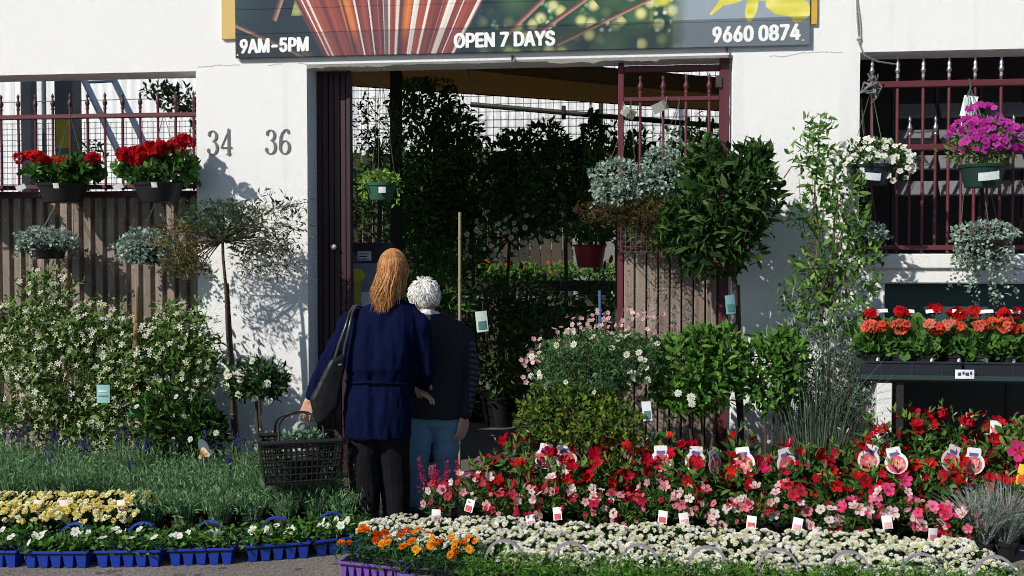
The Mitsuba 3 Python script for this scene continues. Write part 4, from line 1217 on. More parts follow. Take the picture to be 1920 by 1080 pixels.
# yellow chrysanthemums behind the blue trays
YEL = [(.84, .72, .26), (.87, .80, .42), (.82, .66, .16), (.88, .85, .58)]
k = 0
for row, (y0, z) in enumerate(((-1.80, .0), (-1.60, .02))):
    for j in range(6):
        x, y = -2.73 + j * .155 + row * .03, y0 + (j * .155) * .12
        t = thing('yellow_chrysanthemum', f'pot of yellow chrysanthemums behind the blue trays, {ORD[j]} from the left in the {("front", "back")[row]} row', 'potted plant', 'yellow chrysanthemums')
        b = [((x, y, .165 + z), (.09, .09, .055))]
        part(t, 'foliage', foliage(b, 160, LEAF, (.03, .045), DKGREEN, 700 + k, .3), 'mat_leaf', kind='stuff')
        blooms(t, 'flowers', [((x, y, .185 + z), (.088, .088, .05))], 46, MUM, (.016, .023), YEL, 720 + k, False, face=(-.2, -.6, .8), front=(0, -.5, .8), shell=.85)
        potted(t, x, y, .062, .10)
        if j in (0, 2, 3, 5) and row == 0:
            tg = part(t, 'tag', card(.045, .075, (x + .02, y - .02, .195), lean=8, roll=(-8, 6)[j % 2]), 'mat_gloss', (.80, .66, .66))
            part(tg, 'print', card(.028, .02, (x + .02, y - .0235, .215), lean=8, roll=(-8, 6)[j % 2], t=.0006), 'mat_matte', (.55, .16, .24))
        k += 1

# ---------------------------------------------------------------- marigolds in a purple tray, green trays in front of the white flowers
ORANGE = [(.72, .16, .010), (.80, .28, .015), (.62, .07, .010), (.85, .42, .03)]
for j, (x, y, a, red) in enumerate(((-.40, -2.03, -12, 1), (-.065, -2.18, -6, 0))):
    t = tray('marigold_tray', ('purple tray of red orange marigolds at the left corner of the right flower bed', 'purple tray of orange and yellow marigolds, second from the pavement corner')[j], 'tray', 'purple marigold trays', x, y, a, .33, .30, .098, (.16, .07, .36), 8, 2, None)
    seedlings(t, x, y, a, .36, .32, .085, 900, NARROW, (.022, .042), [(.04, .11, .03), (.055, .14, .045), (.03, .085, .03)], 740 + j, .085)
    rng = np.random.default_rng(750 + j)
    n = 20
    p = np.stack([rng.uniform(-.17, .17, n), rng.uniform(-.13, .15, n), rng.uniform(.195, .225, n)], 1)
    p[:, 2] -= (p[:, 1] < -.05) * .02
    heads(t, 'flower', MARI, turned((p, None), a, (x, y, 0))[0], unit(rng.normal(size=(n, 3)) * .3 + [-.2, -.55, .9]), (.020, .029), ORANGE[:3] if red else ORANGE, 760 + j)
PARS = [(.085, .210, .030), (.115, .260, .045), (.060, .150, .026)]
for j in range(10):
    x, y = .235 + j * .318, -2.335 + .035 * j * .0
    t = tray('seedling_tray', f'grey handled tray of bright green seedlings, {ORD[j]} from the left', 'tray', 'green seedling trays', x, y, 0, .31, .26, .09, (.10, .10, .11), 5, 2, handle=(.26, .24, .28), hz=.150, hw=.185)
    seedlings(t, x, y, 0, .32, .25, .078, 1100, NARROW, (.020, .038), PARS, 800 + j, .105)

# ---------------------------------------------------------------- white chrysanthemum bank
MUM2 = pompon_tm(2, 11, 7, eye=(.66, .60, .16))
k = 0
for row, (y0, zr, n, xa, xb) in enumerate(((-1.60, .0, 16, -.40, 2.42), (-1.76, -.008, 17, -.50, 2.47), (-1.92, -.02, 17, -.36, 2.50), (-2.05, -.035, 14, .30, 2.48))):
    for j in range(n):
        x = xa + (xb - xa) * j / (n - 1)
        y = y0 + .02 * math.sin(j * 2.1 + row) - .038 * (x + .5)
        z = zr + .016 * math.sin(j * 3.7 + row * 1.9) * math.sin(j * 1.3 + row)
        t = thing('white_chrysanthemum', f'small white chrysanthemums, {ORD[j]} from the left in the {("back", "third", "second", "front")[row]} white row', 'potted plant', 'white chrysanthemums')
        b = [((x, y, .130 + z), (.10, .085, .045))]
        part(t, 'foliage', foliage(b, 170, LEAF, (.028, .045), DKGREEN + GREEN[:1], 900 + k, .3), 'mat_leaf', kind='stuff')
        blooms(t, 'flowers', [((x, y, .150 + z), (.102, .085, .042))], 84 - 6 * (k % 5), (MUM, MUM2, MUM)[k % 3], (.0085 + .001 * (k % 3), .0145 + .0011 * (k % 4)), [(.86, .86, .80), (.82, .84, .74), (.88, .88, .85), (.80, .78, .58), (.88, .87, .82), (.62, .60, .36)], 1000 + k, False, face=(-.2, -.55, .85), front=(0, -.4, .9), shell=.85)
        potted(t, x, y, .062, .085)
        k += 1

# ---------------------------------------------------------------- red and pink dipladenia bank
REDF = [(.48, .010, .018), (.58, .020, .020), (.36, .006, .022), (.52, .016, .040)]
PINKF = [(.72, .22, .27), (.66, .12, .22), (.78, .38, .42)]
HOTP = [(.66, .03, .16), (.72, .06, .24)]
DIP = [(.040, .105, .024), (.060, .145, .032), (.028, .075, .018), (.10, .185, .045), (.18, .23, .06)]


BUD = (np.array([[0, 0, 0], [.12, .55, 0], [-.06, .55, .10], [-.06, .55, -.10], [0, 1, 0]]), np.array([[0, 1, 2], [0, 2, 3], [0, 3, 1], [1, 4, 2], [2, 4, 3], [3, 4, 1]]), np.ones((5, 3)))


def round_tag(parent, x, y, z, roll, face, s=1.0):
    """Plant card: white disc with a neck, a red printed flower disc on it."""
    sh = shapely.ops.unary_union([shapely.affinity.scale(shapely.Point(0, 0).buffer(.047 * s), 1, 1.0), shapely.geometry.box(-.022 * s, .02 * s, .022 * s, .060 * s).buffer(.007 * s)])
    v, f = flat(sh, .0015)
    q_ = (x * 7.31) % 1.0
    tg = part(parent, 'tag', (place_card(v, face, 4, roll, (x, y, z)), f), 'mat_gloss', (.76, .70 + .06 * q_, .76), label='white plant card with a red flower picture')
    v, f = flat(shapely.affinity.translate(shapely.Point(0, 0).buffer(.037 * s), 0, -.006 * s), .0006)
    part(tg, 'print', (place_card(v + [0, -.0017, 0], face, 4, roll, (x, y, z)), f), 'mat_matte', (.50 + .14 * q_, .06 + .10 * q_, .085 + .10 * q_))
    pet = shapely.ops.unary_union([shapely.affinity.rotate(shapely.affinity.translate(shapely.affinity.scale(shapely.Point(0, 0).buffer(.011 * s), 1, .62), .014 * s, 0), 72 * q, origin=(0, 0)) for q in range(5)])
    v, f = flat(shapely.affinity.rotate(shapely.affinity.translate(pet, (.018 * q_ - .008) * s, -.012 * s), 70 * q_, origin=(0, 0)), .0005)
    part(tg, 'print', (place_card(v + [0, -.0024, 0], face, 4, roll, (x, y, z)), f), 'mat_matte', (.72, .34, .30))
    v, f = flat(shapely.geometry.box(-.019 * s, .030 * s, .019 * s, .045 * s), .0005)
    part(tg, 'print', (place_card(v + [0, -.0017, 0], face, 4, roll, (x, y, z)), f), 'mat_matte', (.10, .12, .34))


def dipladenia(lab, x, y, top, nf, pal, seed, r=.125, fr=(.030, .043), tags=(), card_=None, leafpal=DIP):
    t = thing('dipladenia', lab, 'potted plant', 'flowering dipladenia bank')
    b = [((x, y, top - .13), (r, r * .95, .12)), ((x, y, top - .24), (r * .95, r * .9, .10))]
    part(t, 'foliage', foliage(b, 250, leaf_tm(.46), (.045, .070), leafpal, seed, .35, .3, zmin=.1), 'mat_leaf', kind='stuff')
    part(t, 'stems', twigs((x, y, .11), b, 9, .004, .0018, seed + 1, (.05, .07, .03)), 'mat_matte')
    potted(t, x, y, .07, .12)
    rng = np.random.default_rng(seed + 2)
    n = nf
    a = rng.uniform(0, 2 * np.pi, n)
    p = np.stack([x + r * rng.uniform(.2, 1.1, n) * np.cos(a), y - .03 + r * np.sin(a) * .9, top - rng.uniform(-.02, .20, n)], 1)
    nr = unit(rng.normal(size=(n, 3)) * .75 + [-.15, -.75, .5])
    heads(t, 'flower', TRUMPET, p, nr, fr, pal, seed + 3)
    nb_ = 14
    a = rng.uniform(0, 2 * np.pi, nb_)
    pb = np.stack([x + r * rng.uniform(.2, 1.15, nb_) * np.cos(a), y - .03 + r * np.sin(a), top + rng.uniform(-.18, .06, nb_)], 1)
    part(t, 'buds', stamp(BUD, pb, rng.normal(size=(nb_, 3)) * .6 + [0, -.3, .8], rng.normal(size=(nb_, 3)), rng.uniform(.025, .042, nb_), pick([(.38, .02, .03), (.62, .22, .24), (.30, .02, .04), (.72, .55, .50)], nb_, rng)), 'mat_petal', kind='stuff')
    q = rng.integers(3, 6)
    bp_ = np.stack([x + rng.uniform(-r, r, q), y + rng.uniform(-r, .05, q), top + rng.uniform(-.03, .06, q)], 1)
    part(t, 'leaf_shoots', stamp(NARROW, np.repeat(bp_, 4, 0) - [0, 0, .02], rng.normal(size=(q * 4, 3)) * .6 + [0, 0, .8], rng.normal(size=(q * 4, 3)), rng.uniform(.04, .07, q * 4), pick(FRESH + [(.20, .24, .06)], q * 4, rng)), 'mat_leaf', kind='stuff')
    for q in tags:
        round_tag(t, q[0], y - r * .95, q[1], q[2], q[3], 1.3)
    if card_:
        tg = part(t, 'tag', card(card_[2], card_[3], (x + card_[0], y - r * .9, top + card_[1]), lean=6, roll=card_[4]), 'mat_gloss', (.80, .77, .78), label='white plant card with a pink print')
        part(tg, 'print', card(card_[2] * .7, card_[3] * .45, (x + card_[0], y - r * .9 - .0035, top + card_[1] + .004), lean=6, roll=card_[4], t=.0006), 'mat_matte', (.62, .20, .24))
    return t


# back row (behind the round cards), its plants from left to right
TAGS = [(.324, .425, -6, 0), (.447, .425, 14, 8), (.991, .430, 3, -4), (1.185, .428, -4, 10), (1.295, .415, 14, 52), (1.451, .44, 8, -12), (1.685, .44, 12, 24), (2.137, .462, -12, 8), (2.274, .460, 14, -6), (2.57, .474, -24, 24), (2.702, .452, -5, 0)]
n = 14
for j in range(n):
    x = .12 + j * .222
    dipladenia(f'red dipladenia, {ORD[j]} from the left in the back row of the bank', x, -.98 + .04 * math.sin(j * 1.7), .515 + .05 * math.sin(j * 2.3), 11, REDF, 1200 + 10 * j, tags=[q for q in TAGS if abs(q[0] - x) <= .111])
for j in range(13):
    x = -.02 + j * .238
    pal = [REDF, REDF + PINKF[:1], REDF, REDF + [(.80, .62, .60)]][j % 4] if j not in (7, 10) else REDF + HOTP
    dipladenia(f'red dipladenia, {ORD[j]} from the left in the middle row of the bank', x, -1.17 + .06 * math.cos(j * 1.9), .425 + .05 * math.sin(j * 3.1), 10, pal, 1400 + 10 * j, fr=(.024, .040))
# the raised group at the far right
for j in range(6):
    x = 2.30 + j * .20
    dipladenia(f'tall red dipladenia at the right end under the geranium shelf, {ORD[j]} from the left', x, -.72, .66 + .03 * math.sin(j * 1.3), 9, REDF, 1600 + 10 * j, card_={2: (.02, -.06, .045, .085, -22), 3: (-.01, -.06, .062, .078, -4)}.get(j))

SMALLF = pompon_tm(2, 6, 4)
# low front row: bedding pinks, red to pink, with white cards
for j in range(17):
    x = -.24 + j * .172
    f_ = j / 16
    pal = [(.44, .02, .06), (.70, .34, .38), (.52, .05, .08), (.80, .66, .64)] if f_ < .45 else ([(.70, .20, .26), (.78, .48, .50), (.55, .03, .06), (.82, .70, .68)] if f_ < .8 else [(.78, .07, .22), (.80, .20, .34), (.84, .60, .62), (.55, .02, .06)])
    t = thing('bedding_pinks', f'pot of {"crimson and blush" if f_ < .45 else "pale pink" if f_ < .8 else "hot pink"} bedding flowers behind the white bank, {ORD[j]} from the left', 'potted plant', 'bedding flowers behind the white bank')
    y, top = -1.37 + .015 * math.sin(j * 2.2) - .03 * (x + .3), .325 + .055 * math.sin(j * 1.9)
    b = [((x, y, top - .09), (.10, .09, .08))]
    part(t, 'foliage', foliage(b, 190, NARROW, (.03, .055), DIP, 1700 + j, .3, zmin=.1), 'mat_leaf', kind='stuff')
    blooms(t, 'flower', [((x, y, top - .06), (.10, .09, .08))], 10, (PANSY, TRUMPET, STAR5)[j % 3], (.018 + .006 * f_, .031 + .010 * f_), pal, 1730 + j, True, front=(0, -.8, .5), shell=.7, face_w=.45)
    blooms(t, 'bud', [((x, y - .02, top - .07), (.10, .09, .09))], 9, MUM if j % 2 else SMALLF, (.011, .019), pal, 1780 + j, True, front=(0, -.8, .4), shell=.7, face_w=.4)
    potted(t, x, y, .06, .11)
    if j not in (5, 9, 13):
        tz = top - .185 + .02 * math.sin(j * 2.7)
        tg = part(t, 'tag', card(.050, .068, (x + .03 * math.sin(j * 3), y - .105, tz), lean=10 + 8 * math.sin(j * 7), roll=11 * math.sin(j * 5), face=18 * math.sin(j * 4.3)), 'mat_gloss', (.82, .78, .79), label='white plant card with a pink print')
        part(tg, 'print', card(.036, .030, (x + .03 * math.sin(j * 3) + .0034 * math.sin(math.radians(18 * math.sin(j * 4.3))), y - .1085, tz + .005), lean=10 + 8 * math.sin(j * 7), roll=11 * math.sin(j * 5), face=18 * math.sin(j * 4.3), t=.0006), 'mat_matte', ((.66, .22, .28), (.56, .10, .12), (.72, .40, .42))[j % 3])
t = thing('astilbe', 'feathery crimson flower spikes at the left end of the red bank', 'potted plant')
rng = np.random.default_rng(77)
for q in range(9):
    s0 = np.array((-.245 + rng.uniform(-.12, .14), -1.20 + rng.uniform(-.06, .06), .25))
    s1 = s0 + [rng.normal() * .03, -.02, rng.uniform(.10, .19)]
    nn = 70
    tt = rng.uniform(0, 1, nn)[:, None]
    part(t, 'plume', stamp(SMALL, s0 + (s1 - s0) * tt + rng.normal(size=(nn, 3)) * .014 * (1.1 - tt), rng.normal(size=(nn, 3)) + [0, 0, .9], rng.normal(size=(nn, 3)), .018, pick([(.36, .02, .08), (.46, .04, .13)], nn, rng)), 'mat_petal')
part(t, 'foliage', foliage([((-.245, -1.2, .22), (.14, .10, .08))], 220, NARROW, (.03, .05), DKGREEN, 78, .3), 'mat_leaf', kind='stuff')
potted(t, -.245, -1.2, .07, .12)
t = thing('hibiscus', 'shrub with large hot pink blooms at the right edge of the red bank', 'potted plant')
b = [((3.02, -.95, .50), (.16, .14, .16))]
part(t, 'foliage', foliage(b, 300, leaf_tm(.5), (.05, .075), DIP, 1800, .35), 'mat_leaf', kind='stuff')
heads(t, 'flower', TRUMPET, [(2.93, -1.10, .53), (3.03, -1.10, .50), (2.97, -1.08, .46)], (-.3, -.8, .3), (.052, .062), HOTP, 1801)
potted(t, 3.02, -.95, .09, .15)
t = thing('plant_tag', 'yellow and red plant card at the right edge of the red bank', 'plant tag')
part(t, 'card', card(.075, .12, (2.905, -1.22, .36), roll=-14, lean=5), 'mat_gloss', (.78, .50, .04))
part(t, 'print', card(.05, .045, (2.905, -1.2235, .38), roll=-14, lean=5, t=.0006), 'mat_matte', (.60, .09, .04))
part(t, 'pick', tube([(2.905, -1.21, .1), (2.905, -1.215, .37)], .003, 5), 'mat_paint', (.5, .5, .45))
for j, (x, y, h) in enumerate(((2.63, -1.42, .31), (2.76, -1.38, .36))):
    t = thing('cushion_bush', f'silvery wiry cushion bush at the right edge behind the white bank, {("left", "right")[j]} one', 'potted plant', 'silver cushion bushes')
    mm = M().mesh(blades(x, y, .10, 420, h, 1.0, [(.30, .34, .31), (.38, .42, .39), (.22, .26, .23)], 1820 + j, .0028, base_r=.05)[0])
    rng = np.random.default_rng(1830 + j)
    p = np.array((x, y, .24)) + rng.normal(size=(300, 3)) * [.055, .05, .06]
    mm.mesh(stamp(SLIM, p, rng.normal(size=(300, 3)) + [0, 0, .8], rng.normal(size=(300, 3)), .035, pick([(.34, .38, .35), (.26, .30, .27)], 300, rng)))
    part(t, 'foliage', mm, 'mat_leaf', kind='stuff')
    potted(t, x, y, .065, .11)

# ---------------------------------------------------------------- geranium shelf below the right window
tb = thing('display_table', 'dark green edged display table under the right window ledge', 'table')
part(tb, 'top', bbox(2.16, 3.9, -.78, -.30, .868, .900, .003), 'mat_paint', (.020, .030, .032))
part(tb, 'front_edge', bbox(2.15, 3.9, -.800, -.784, .880, .908, .003), 'mat_paint', (.026, .046, .046))
for x in (2.38, 3.1, 3.8):
    for y in (-.74, -.40):
        part(tb, 'leg', bbox(x - .02, x + .02, y - .02, y + .02, .01, .866, .003), 'mat_paint', (.02, .02, .022))
wp = thing('white_plinth', 'white block added under the left table end in place of sunlit wall', 'stand_in')  # added block, set forward into the sun to stand for lit wall
part(wp, 'block', bbox(2.245, 2.33, -.775, -.62, .0, .86, .004), 'mat_paint', (.72, .72, .72))
CORAL = [(.72, .10, .045), (.78, .16, .10), (.66, .06, .03), (.80, .24, .18)]
for j in range(3):
    x0 = 2.175 + j * .56
    tr = thing('plant_tray', f'black plastic tray holding geranium pots on the display table, {ORD[j]} from the left', 'tray', 'black geranium trays')
    sh_ = solid(box(x0, x0 + .54, -.775, -.33, .902, .985)) - solid(box(x0 + .008, x0 + .532, -.767, -.338, .91, 1.2))
    part(tr, 'body', out(sh_), 'mat_paint', (.014, .017, .026))
    for q in range(3):
        part(tr, 'rib', bbox(x0 + .09 + q * .17, x0 + .10 + q * .17, -.779, -.7745, .905, .980, .001), 'mat_paint', (.018, .022, .034))
    part(tr, 'lip', bbox(x0 - .003, x0 + .543, -.784, -.774, .976, .988, .002), 'mat_paint', (.02, .024, .034))
pl = thing('price_label', 'white price label on the front of the geranium tray', 'label')
part(pl, 'card', card(.105, .052, (2.725, -.806, .893)), 'mat_matte', (.78, .80, .84))
for q, (dx, w) in enumerate(((-.03, .018), (-.008, .012), (.012, .02), (.033, .01))):
    part(pl, 'print', card(w, .018, (2.725 + dx, -.8085, .912 + .006 * (q % 2)), t=.0006), 'mat_matte', (.05, .06, .12))
k = 0
for row in range(2):
    for j in range(8):
        x, y = 2.24 + j * .152 + row * .05, -.69 + row * .20
        col = CORAL if row == 0 else RED
        lab = f'{"coral" if row == 0 else "crimson"} potted geranium on the display table, {ORD[j]} from the left in the {("front", "back")[row]} row'
        t = thing('potted_geranium', lab, 'potted plant', 'geraniums on the display table')
        part(t, 'pot', pot_mesh(.062, .115, (x, y, .912), 16), 'mat_paint', BLACK, smooth=35)
        top = 1.155 + .05 * row
        part(t, 'foliage', foliage([((x, y, top - .075), (.10, .09, .085))], 105, LOBED, (.045, .075), GREEN + FRESH[:2], 1900 + k, .35), 'mat_leaf', kind='stuff')
        rng = np.random.default_rng(1950 + k)
        for q in range(2 if row == 0 else (1 + j % 2)):
            c = (x + rng.uniform(-.055, .055), y - rng.uniform(.02, .08), top + rng.uniform(.02, .055) + row * .02)
            fh = part(t, 'flower_head', umbel(c, rng.uniform(.036, .048), col[(j + q) % len(col)], 2000 + 3 * k + q), 'mat_petal')
            part(fh, 'stalk', tube([(x, y, top - .08), c], .003, 5), 'mat_leaf', (.10, .16, .05))
        if row == 0:
            part(t, 'label', card(.042, .05, (x + .012, y - .066, .960), bend=2.0), 'mat_gloss', (.70, .72, .76))
        else:
            part(t, 'tag', card(.085, .022, (x + .02, y - .06, top + .055), lean=25, roll=4 - 8 * (j % 2)), 'mat_gloss', (.80, .72, .72))
        k += 1

# ---------------------------------------------------------------- shrubs right of the doorway
GLOSSY = [(.028, .070, .020), (.040, .095, .026), (.020, .050, .015), (.060, .125, .035), (.085, .145, .045)]
t = thing('standard_bush', 'large dark glossy standard bush in front of the steel gate', 'tree')
db = [((1.37, -.45, 1.95), (.29, .28, .33)), ((1.55, -.45, 1.98), (.18, .22, .26)), ((1.33, -.45, 1.68), (.29, .24, .19)), ((1.10, -.45, 1.80), (.15, .16, .16)), ((1.57, -.45, 2.22), (.10, .1, .10)), ((1.28, -.45, 2.20), (.13, .13, .12))]
tm_ = leaf_tm(.34, .08, .2)
crown(t, foliage(db, 2300, tm_, (.075, .115), GLOSSY, 2100, .45, .3, spread=.9), tm_, 290, 'crown')
part(t, 'branches', twigs((1.44, -.45, 1.50), db, 30, .009, .003, 2101), 'mat_matte')
part(t, 'trunk', tube(trunk_path((1.49, -.45, .10), (1.44, -.45, 1.62), .008, 12, 5), np.linspace(.020, .016, 12), 8), 'mat_matte', (.05, .042, .035), smooth=True)
part(t, 'stake', tube([(1.52, -.42, .05), (1.475, -.42, 1.42)], .012, 6), 'mat_matte', (.10, .07, .05))
potted(t, 1.49, -.45, .17, .28)
t = thing('climbing_plant', 'tall airy climber with pale green leaves on stakes against the right pillar', 'climber')
kb = [((1.94, -.42, 2.40), (.12, .12, .11)), ((1.93, -.42, 2.22), (.17, .14, .12)), ((2.06, -.42, 2.05), (.22, .15, .13)), ((1.93, -.42, 1.86), (.18, .14, .17)), ((2.14, -.42, 1.80), (.15, .14, .17)), ((1.98, -.42, 1.56), (.20, .16, .19)), ((2.17, -.42, 1.42), (.18, .16, .17)), ((2.05, -.45, 1.20), (.27, .18, .17)), ((1.86, -.42, 1.34), (.14, .14, .16)), ((2.24, -.42, 1.62), (.13, .14, .14))]
tm_ = leaf_tm(.40, .1, .15)
kb = [(c_, tuple(.88 * q for q in r_)) for c_, r_ in kb]
crown(t, foliage(kb, 1550, tm_, (.040, .075), FRESH + FRESH + GREEN[:1] + [(.19, .28, .10)], 2110, .2, .45, spread=1.1), tm_, 200)
for q, (a, b) in enumerate((((2.00, -.42, .1), (1.95, -.42, 2.38)), ((2.06, -.40, .1), (2.05, -.42, 2.10)), ((1.93, -.44, .1), (2.14, -.42, 1.85)))):
    part(t, 'stem', tube(trunk_path(a, b, .018, 14, 30 + q), np.linspace(.011, .005, 14), 7), 'mat_matte', (.16, .13, .08), smooth=True)
part(t, 'tendril', tube([(1.96, -.42, 2.12), (1.88, -.44, 2.155), (1.79, -.44, 2.15), (1.745, -.44, 2.08)], .004, 5), 'mat_matte', (.10, .08, .05))
part(t, 'tendril', tube([(1.98, -.42, 2.00), (2.05, -.44, 2.02), (2.10, -.44, 1.96), (2.09, -.44, 1.88)], .005, 5), 'mat_matte', (.16, .11, .06))
part(t, 'tendril', tube([(1.86, -.5, .93), (1.95, -.52, .90), (2.06, -.52, .93), (2.13, -.5, 1.02)], .004, 5), 'mat_matte', (.25, .24, .16))
part(t, 'twigs', twigs((2.0, -.42, 1.3), kb, 40, .004, .0015, 2111), 'mat_matte')
potted(t, 2.0, -.42, .17, .28)
t = thing('russian_sage', 'wispy grey green upright plant in front of the right pillar', 'potted plant')
mm = M().mesh(blades(1.93, -.58, .25, 260, .98, .62, [(.12, .19, .13), (.16, .23, .17), (.09, .14, .09)], 2120, .0026, base_r=.14)[0])
rng = np.random.default_rng(2121)
p = np.array((1.98, -.56, .92)) + rng.normal(size=(900, 3)) * [.13, .08, .17]
mm.mesh(stamp(SLIM, p, rng.normal(size=(900, 3)) + [0, 0, 1.0], rng.normal(size=(900, 3)), .05, pick([(.12, .18, .12), (.09, .14, .09), (.17, .23, .18)], 900, rng)))
part(t, 'foliage', mm, 'mat_leaf', kind='stuff')
nn = 60
p = np.array((1.84, -.58, 1.12)) + rng.normal(size=(nn, 3)) * [.13, .06, .10]
part(t, 'flower_tips', stamp(SLIM, p, rng.normal(size=(nn, 3)) * .3 + [0, 0, 1.0], rng.normal(size=(nn, 3)), .06, pick([(.42, .44, .46), (.32, .36, .40)], nn, rng)), 'mat_petal', kind='stuff')
potted(t, 1.93, -.58, .15, .26)
t = thing('wispy_bush', 'thin grey green wiry bush below the climber', 'potted plant')
wbb = [((2.06, -.60, .78), (.26, .18, .20))]
part(t, 'foliage', foliage(wbb, 1100, SLIM, (.03, .05), [(.10, .13, .09), (.07, .095, .06), (.15, .17, .13)], 2125, .1, .4, spread=1.2), 'mat_leaf', kind='stuff')
part(t, 'stems', twigs((2.06, -.58, .2), wbb, 50, .004, .001, 2126, (.10, .09, .07)), 'mat_matte')
potted(t, 2.06, -.58, .13, .22)
CAM = [(.075, .185, .030), (.11, .25, .045), (.050, .125, .025), (.145, .29, .06)]
for lab, blobs, n, base, seed in (('bright green bushy camellia right of the daisy bush', [((1.16, -.70, .93), (.27, .22, .22)), ((1.36, -.68, .96), (.18, .18, .20)), ((1.25, -.7, 1.10), (.14, .14, .09)), ((1.18, -.72, .77), (.26, .20, .15))], 1900, (1.24, -.7, .25), 2130), ('narrow bright green camellia in front of the right pillar', [((1.66, -.62, .90), (.20, .18, .25)), ((1.76, -.6, 1.02), (.12, .12, .13))], 1050, (1.68, -.62, .25), 2140)):
    t = thing('camellia', lab, 'shrub')
    tm_ = leaf_tm(.48, .1, .1)
    crown(t, foliage(blobs, n, tm_, (.048, .078), CAM, seed, .4), tm_, 120, 'crown')
    for q in range(3):
        part(t, 'stem', tube(trunk_path((base[0] + .03 * (q - 1), base[1], .1), (base[0] + .09 * (q - 1), base[1], .85), .006, 8, seed + q), .009, 6), 'mat_matte', (.07, .055, .04))
    part(t, 'branches', twigs((base[0], base[1], .68), blobs, 16, .006, .002, seed + 5), 'mat_matte')
    potted(t, base[0], base[1], .14, .24)
    if seed == 2130:
        heads(t, 'bud', MUM, [(1.165, -.92, .775), (.91, -.90, .87), (1.09, -.93, .80), (1.17, -.93, .74)], (-.2, -.9, .3), (.022, .034), WHITE, 2133)
for j, (x, y, h, r) in enumerate(((1.86, -.40, .95, .012), (2.00, -.62, .80, .010), (2.10, -.66, .85, .014), (1.72, -.62, .75, .012))):
    st = thing('garden_stake', f'dark timber stake among the pots by the right pillar, {ORD[j]} of four', 'stake', 'timber stakes by the right pillar')
    part(st, 'shaft', tube([(x, y, .0), (x + .01, y, h)], r, 6), 'mat_matte', (.05, .04, .032))
t = thing('marguerite_bush', 'round feathery green bush dotted with white daisies', 'shrub')
gb = [((.56, -.80, .93), (.33, .27, .21)), ((.80, -.80, .98), (.22, .22, .16))]
part(t, 'foliage', foliage(gb, 5600, SLIM, (.030, .055), [(.095, .20, .075), (.13, .25, .10), (.065, .14, .05)], 2150, .55, .2, spread=1.0), 'mat_leaf', kind='stuff')
blooms(t, 'daisy', gb, 34, DAISY, (.016, .023), WHITE, 2151, True, front=(-.3, -.9, .3))
part(t, 'stems', twigs((.6, -.8, .3), gb, 20, .006, .002, 2152), 'mat_matte')
potted(t, .6, -.8, .15, .24)
t = thing('golden_shrub', 'dense yellow green small leaved shrub below the daisy bush', 'shrub')
yb = [((.46, -.95, .66), (.33, .25, .20)), ((.70, -.95, .60), (.20, .2, .18))]
part(t, 'foliage', foliage(yb, 2600, SMALL, (.028, .045), [(.095, .17, .026), (.14, .21, .034), (.055, .11, .02), (.19, .245, .05)], 2160, .5, .2), 'mat_leaf', kind='stuff')
part(t, 'stems', twigs((.5, -.95, .25), yb, 18, .006, .002, 2161), 'mat_matte')
potted(t, .5, -.95, .15, .26)
t = thing('wax_flower', 'wax flower shrub with arching sprays of pale pink blossom', 'shrub')
rng = np.random.default_rng(2170)
for q in range(26):
    u = q / 25
    e = np.array((.12 + .90 * u + rng.normal() * .03, -.48 + rng.uniform(-.1, .1), .93 + .30 * math.sin(min(1, u * 1.25) * math.pi * .62) + rng.normal() * .04))
    b = np.array((.62, -.45, .35))
    m_ = (b + e) / 2 + [-.10 * (1 - u) * 1.2, 0, .10]
    t3 = np.linspace(0, 1, 9)[:, None]
    pts = (1 - t3) ** 2 * b + 2 * t3 * (1 - t3) * m_ + t3 ** 2 * e
    sp = part(t, 'spray', tube(pts, np.linspace(.004, .0015, 9), 5), 'mat_matte', (.22, .13, .10))
    k_ = 9
    tt = rng.uniform(.72, 1.02, k_)[:, None]
    p = (1 - tt) ** 2 * b + 2 * tt * (1 - tt) * m_ + tt ** 2 * e + rng.normal(size=(k_, 3)) * .026
    nr = unit(rng.normal(size=(k_, 3)) * .6 + [-.3, -.8, .4])
    part(sp, 'blossom', stamp(STAR5, p, np.cross(nr, rng.normal(size=(k_, 3))), nr, rng.uniform(.012, .019, k_), pick([(.76, .50, .52), (.80, .62, .60), (.68, .38, .42)], k_, rng)), 'mat_petal')
part(t, 'foliage', foliage([((.62, -.45, .85), (.34, .2, .25))], 900, SLIM, (.025, .04), DKGREEN, 2171, .2), 'mat_leaf', kind='stuff')
potted(t, .62, -.45, .15, .24)
for lab, x, y, z, w, h, col, f_ in (('blue green plant card hanging on the trunk of the dark standard bush', 1.425, -.52, 1.245, .062, .115, (.20, .40, .44), 20), ('white and blue plant card on a stake below the bright green camellia', .915, -.90, .63, .055, .115, (.66, .70, .76), -10), ('white and green plant card hanging in the dark inside the doorway', -.268, .45, 1.05, .085, .15, (.62, .72, .66), 15), ('blue printed plant card hanging below the climber', 2.165, -.55, .70, .08, .12, (.40, .55, .62), 10)):
    t = thing('plant_tag', lab, 'plant tag')
    part(t, 'card', card(w, h, (x, y, z), face=f_, roll=6), 'mat_gloss', col)
    part(t, 'print', card(w * .7, h * .4, (x, y - .004, z + h * .12), face=f_, roll=6, t=.0006), 'mat_matte', (.08, .22, .20))
    part(t, 'tie', tube([(x - .006, y, z + h), (x, y + .01, z + h + .06)], .002, 4), 'mat_paint', (.1, .12, .1))

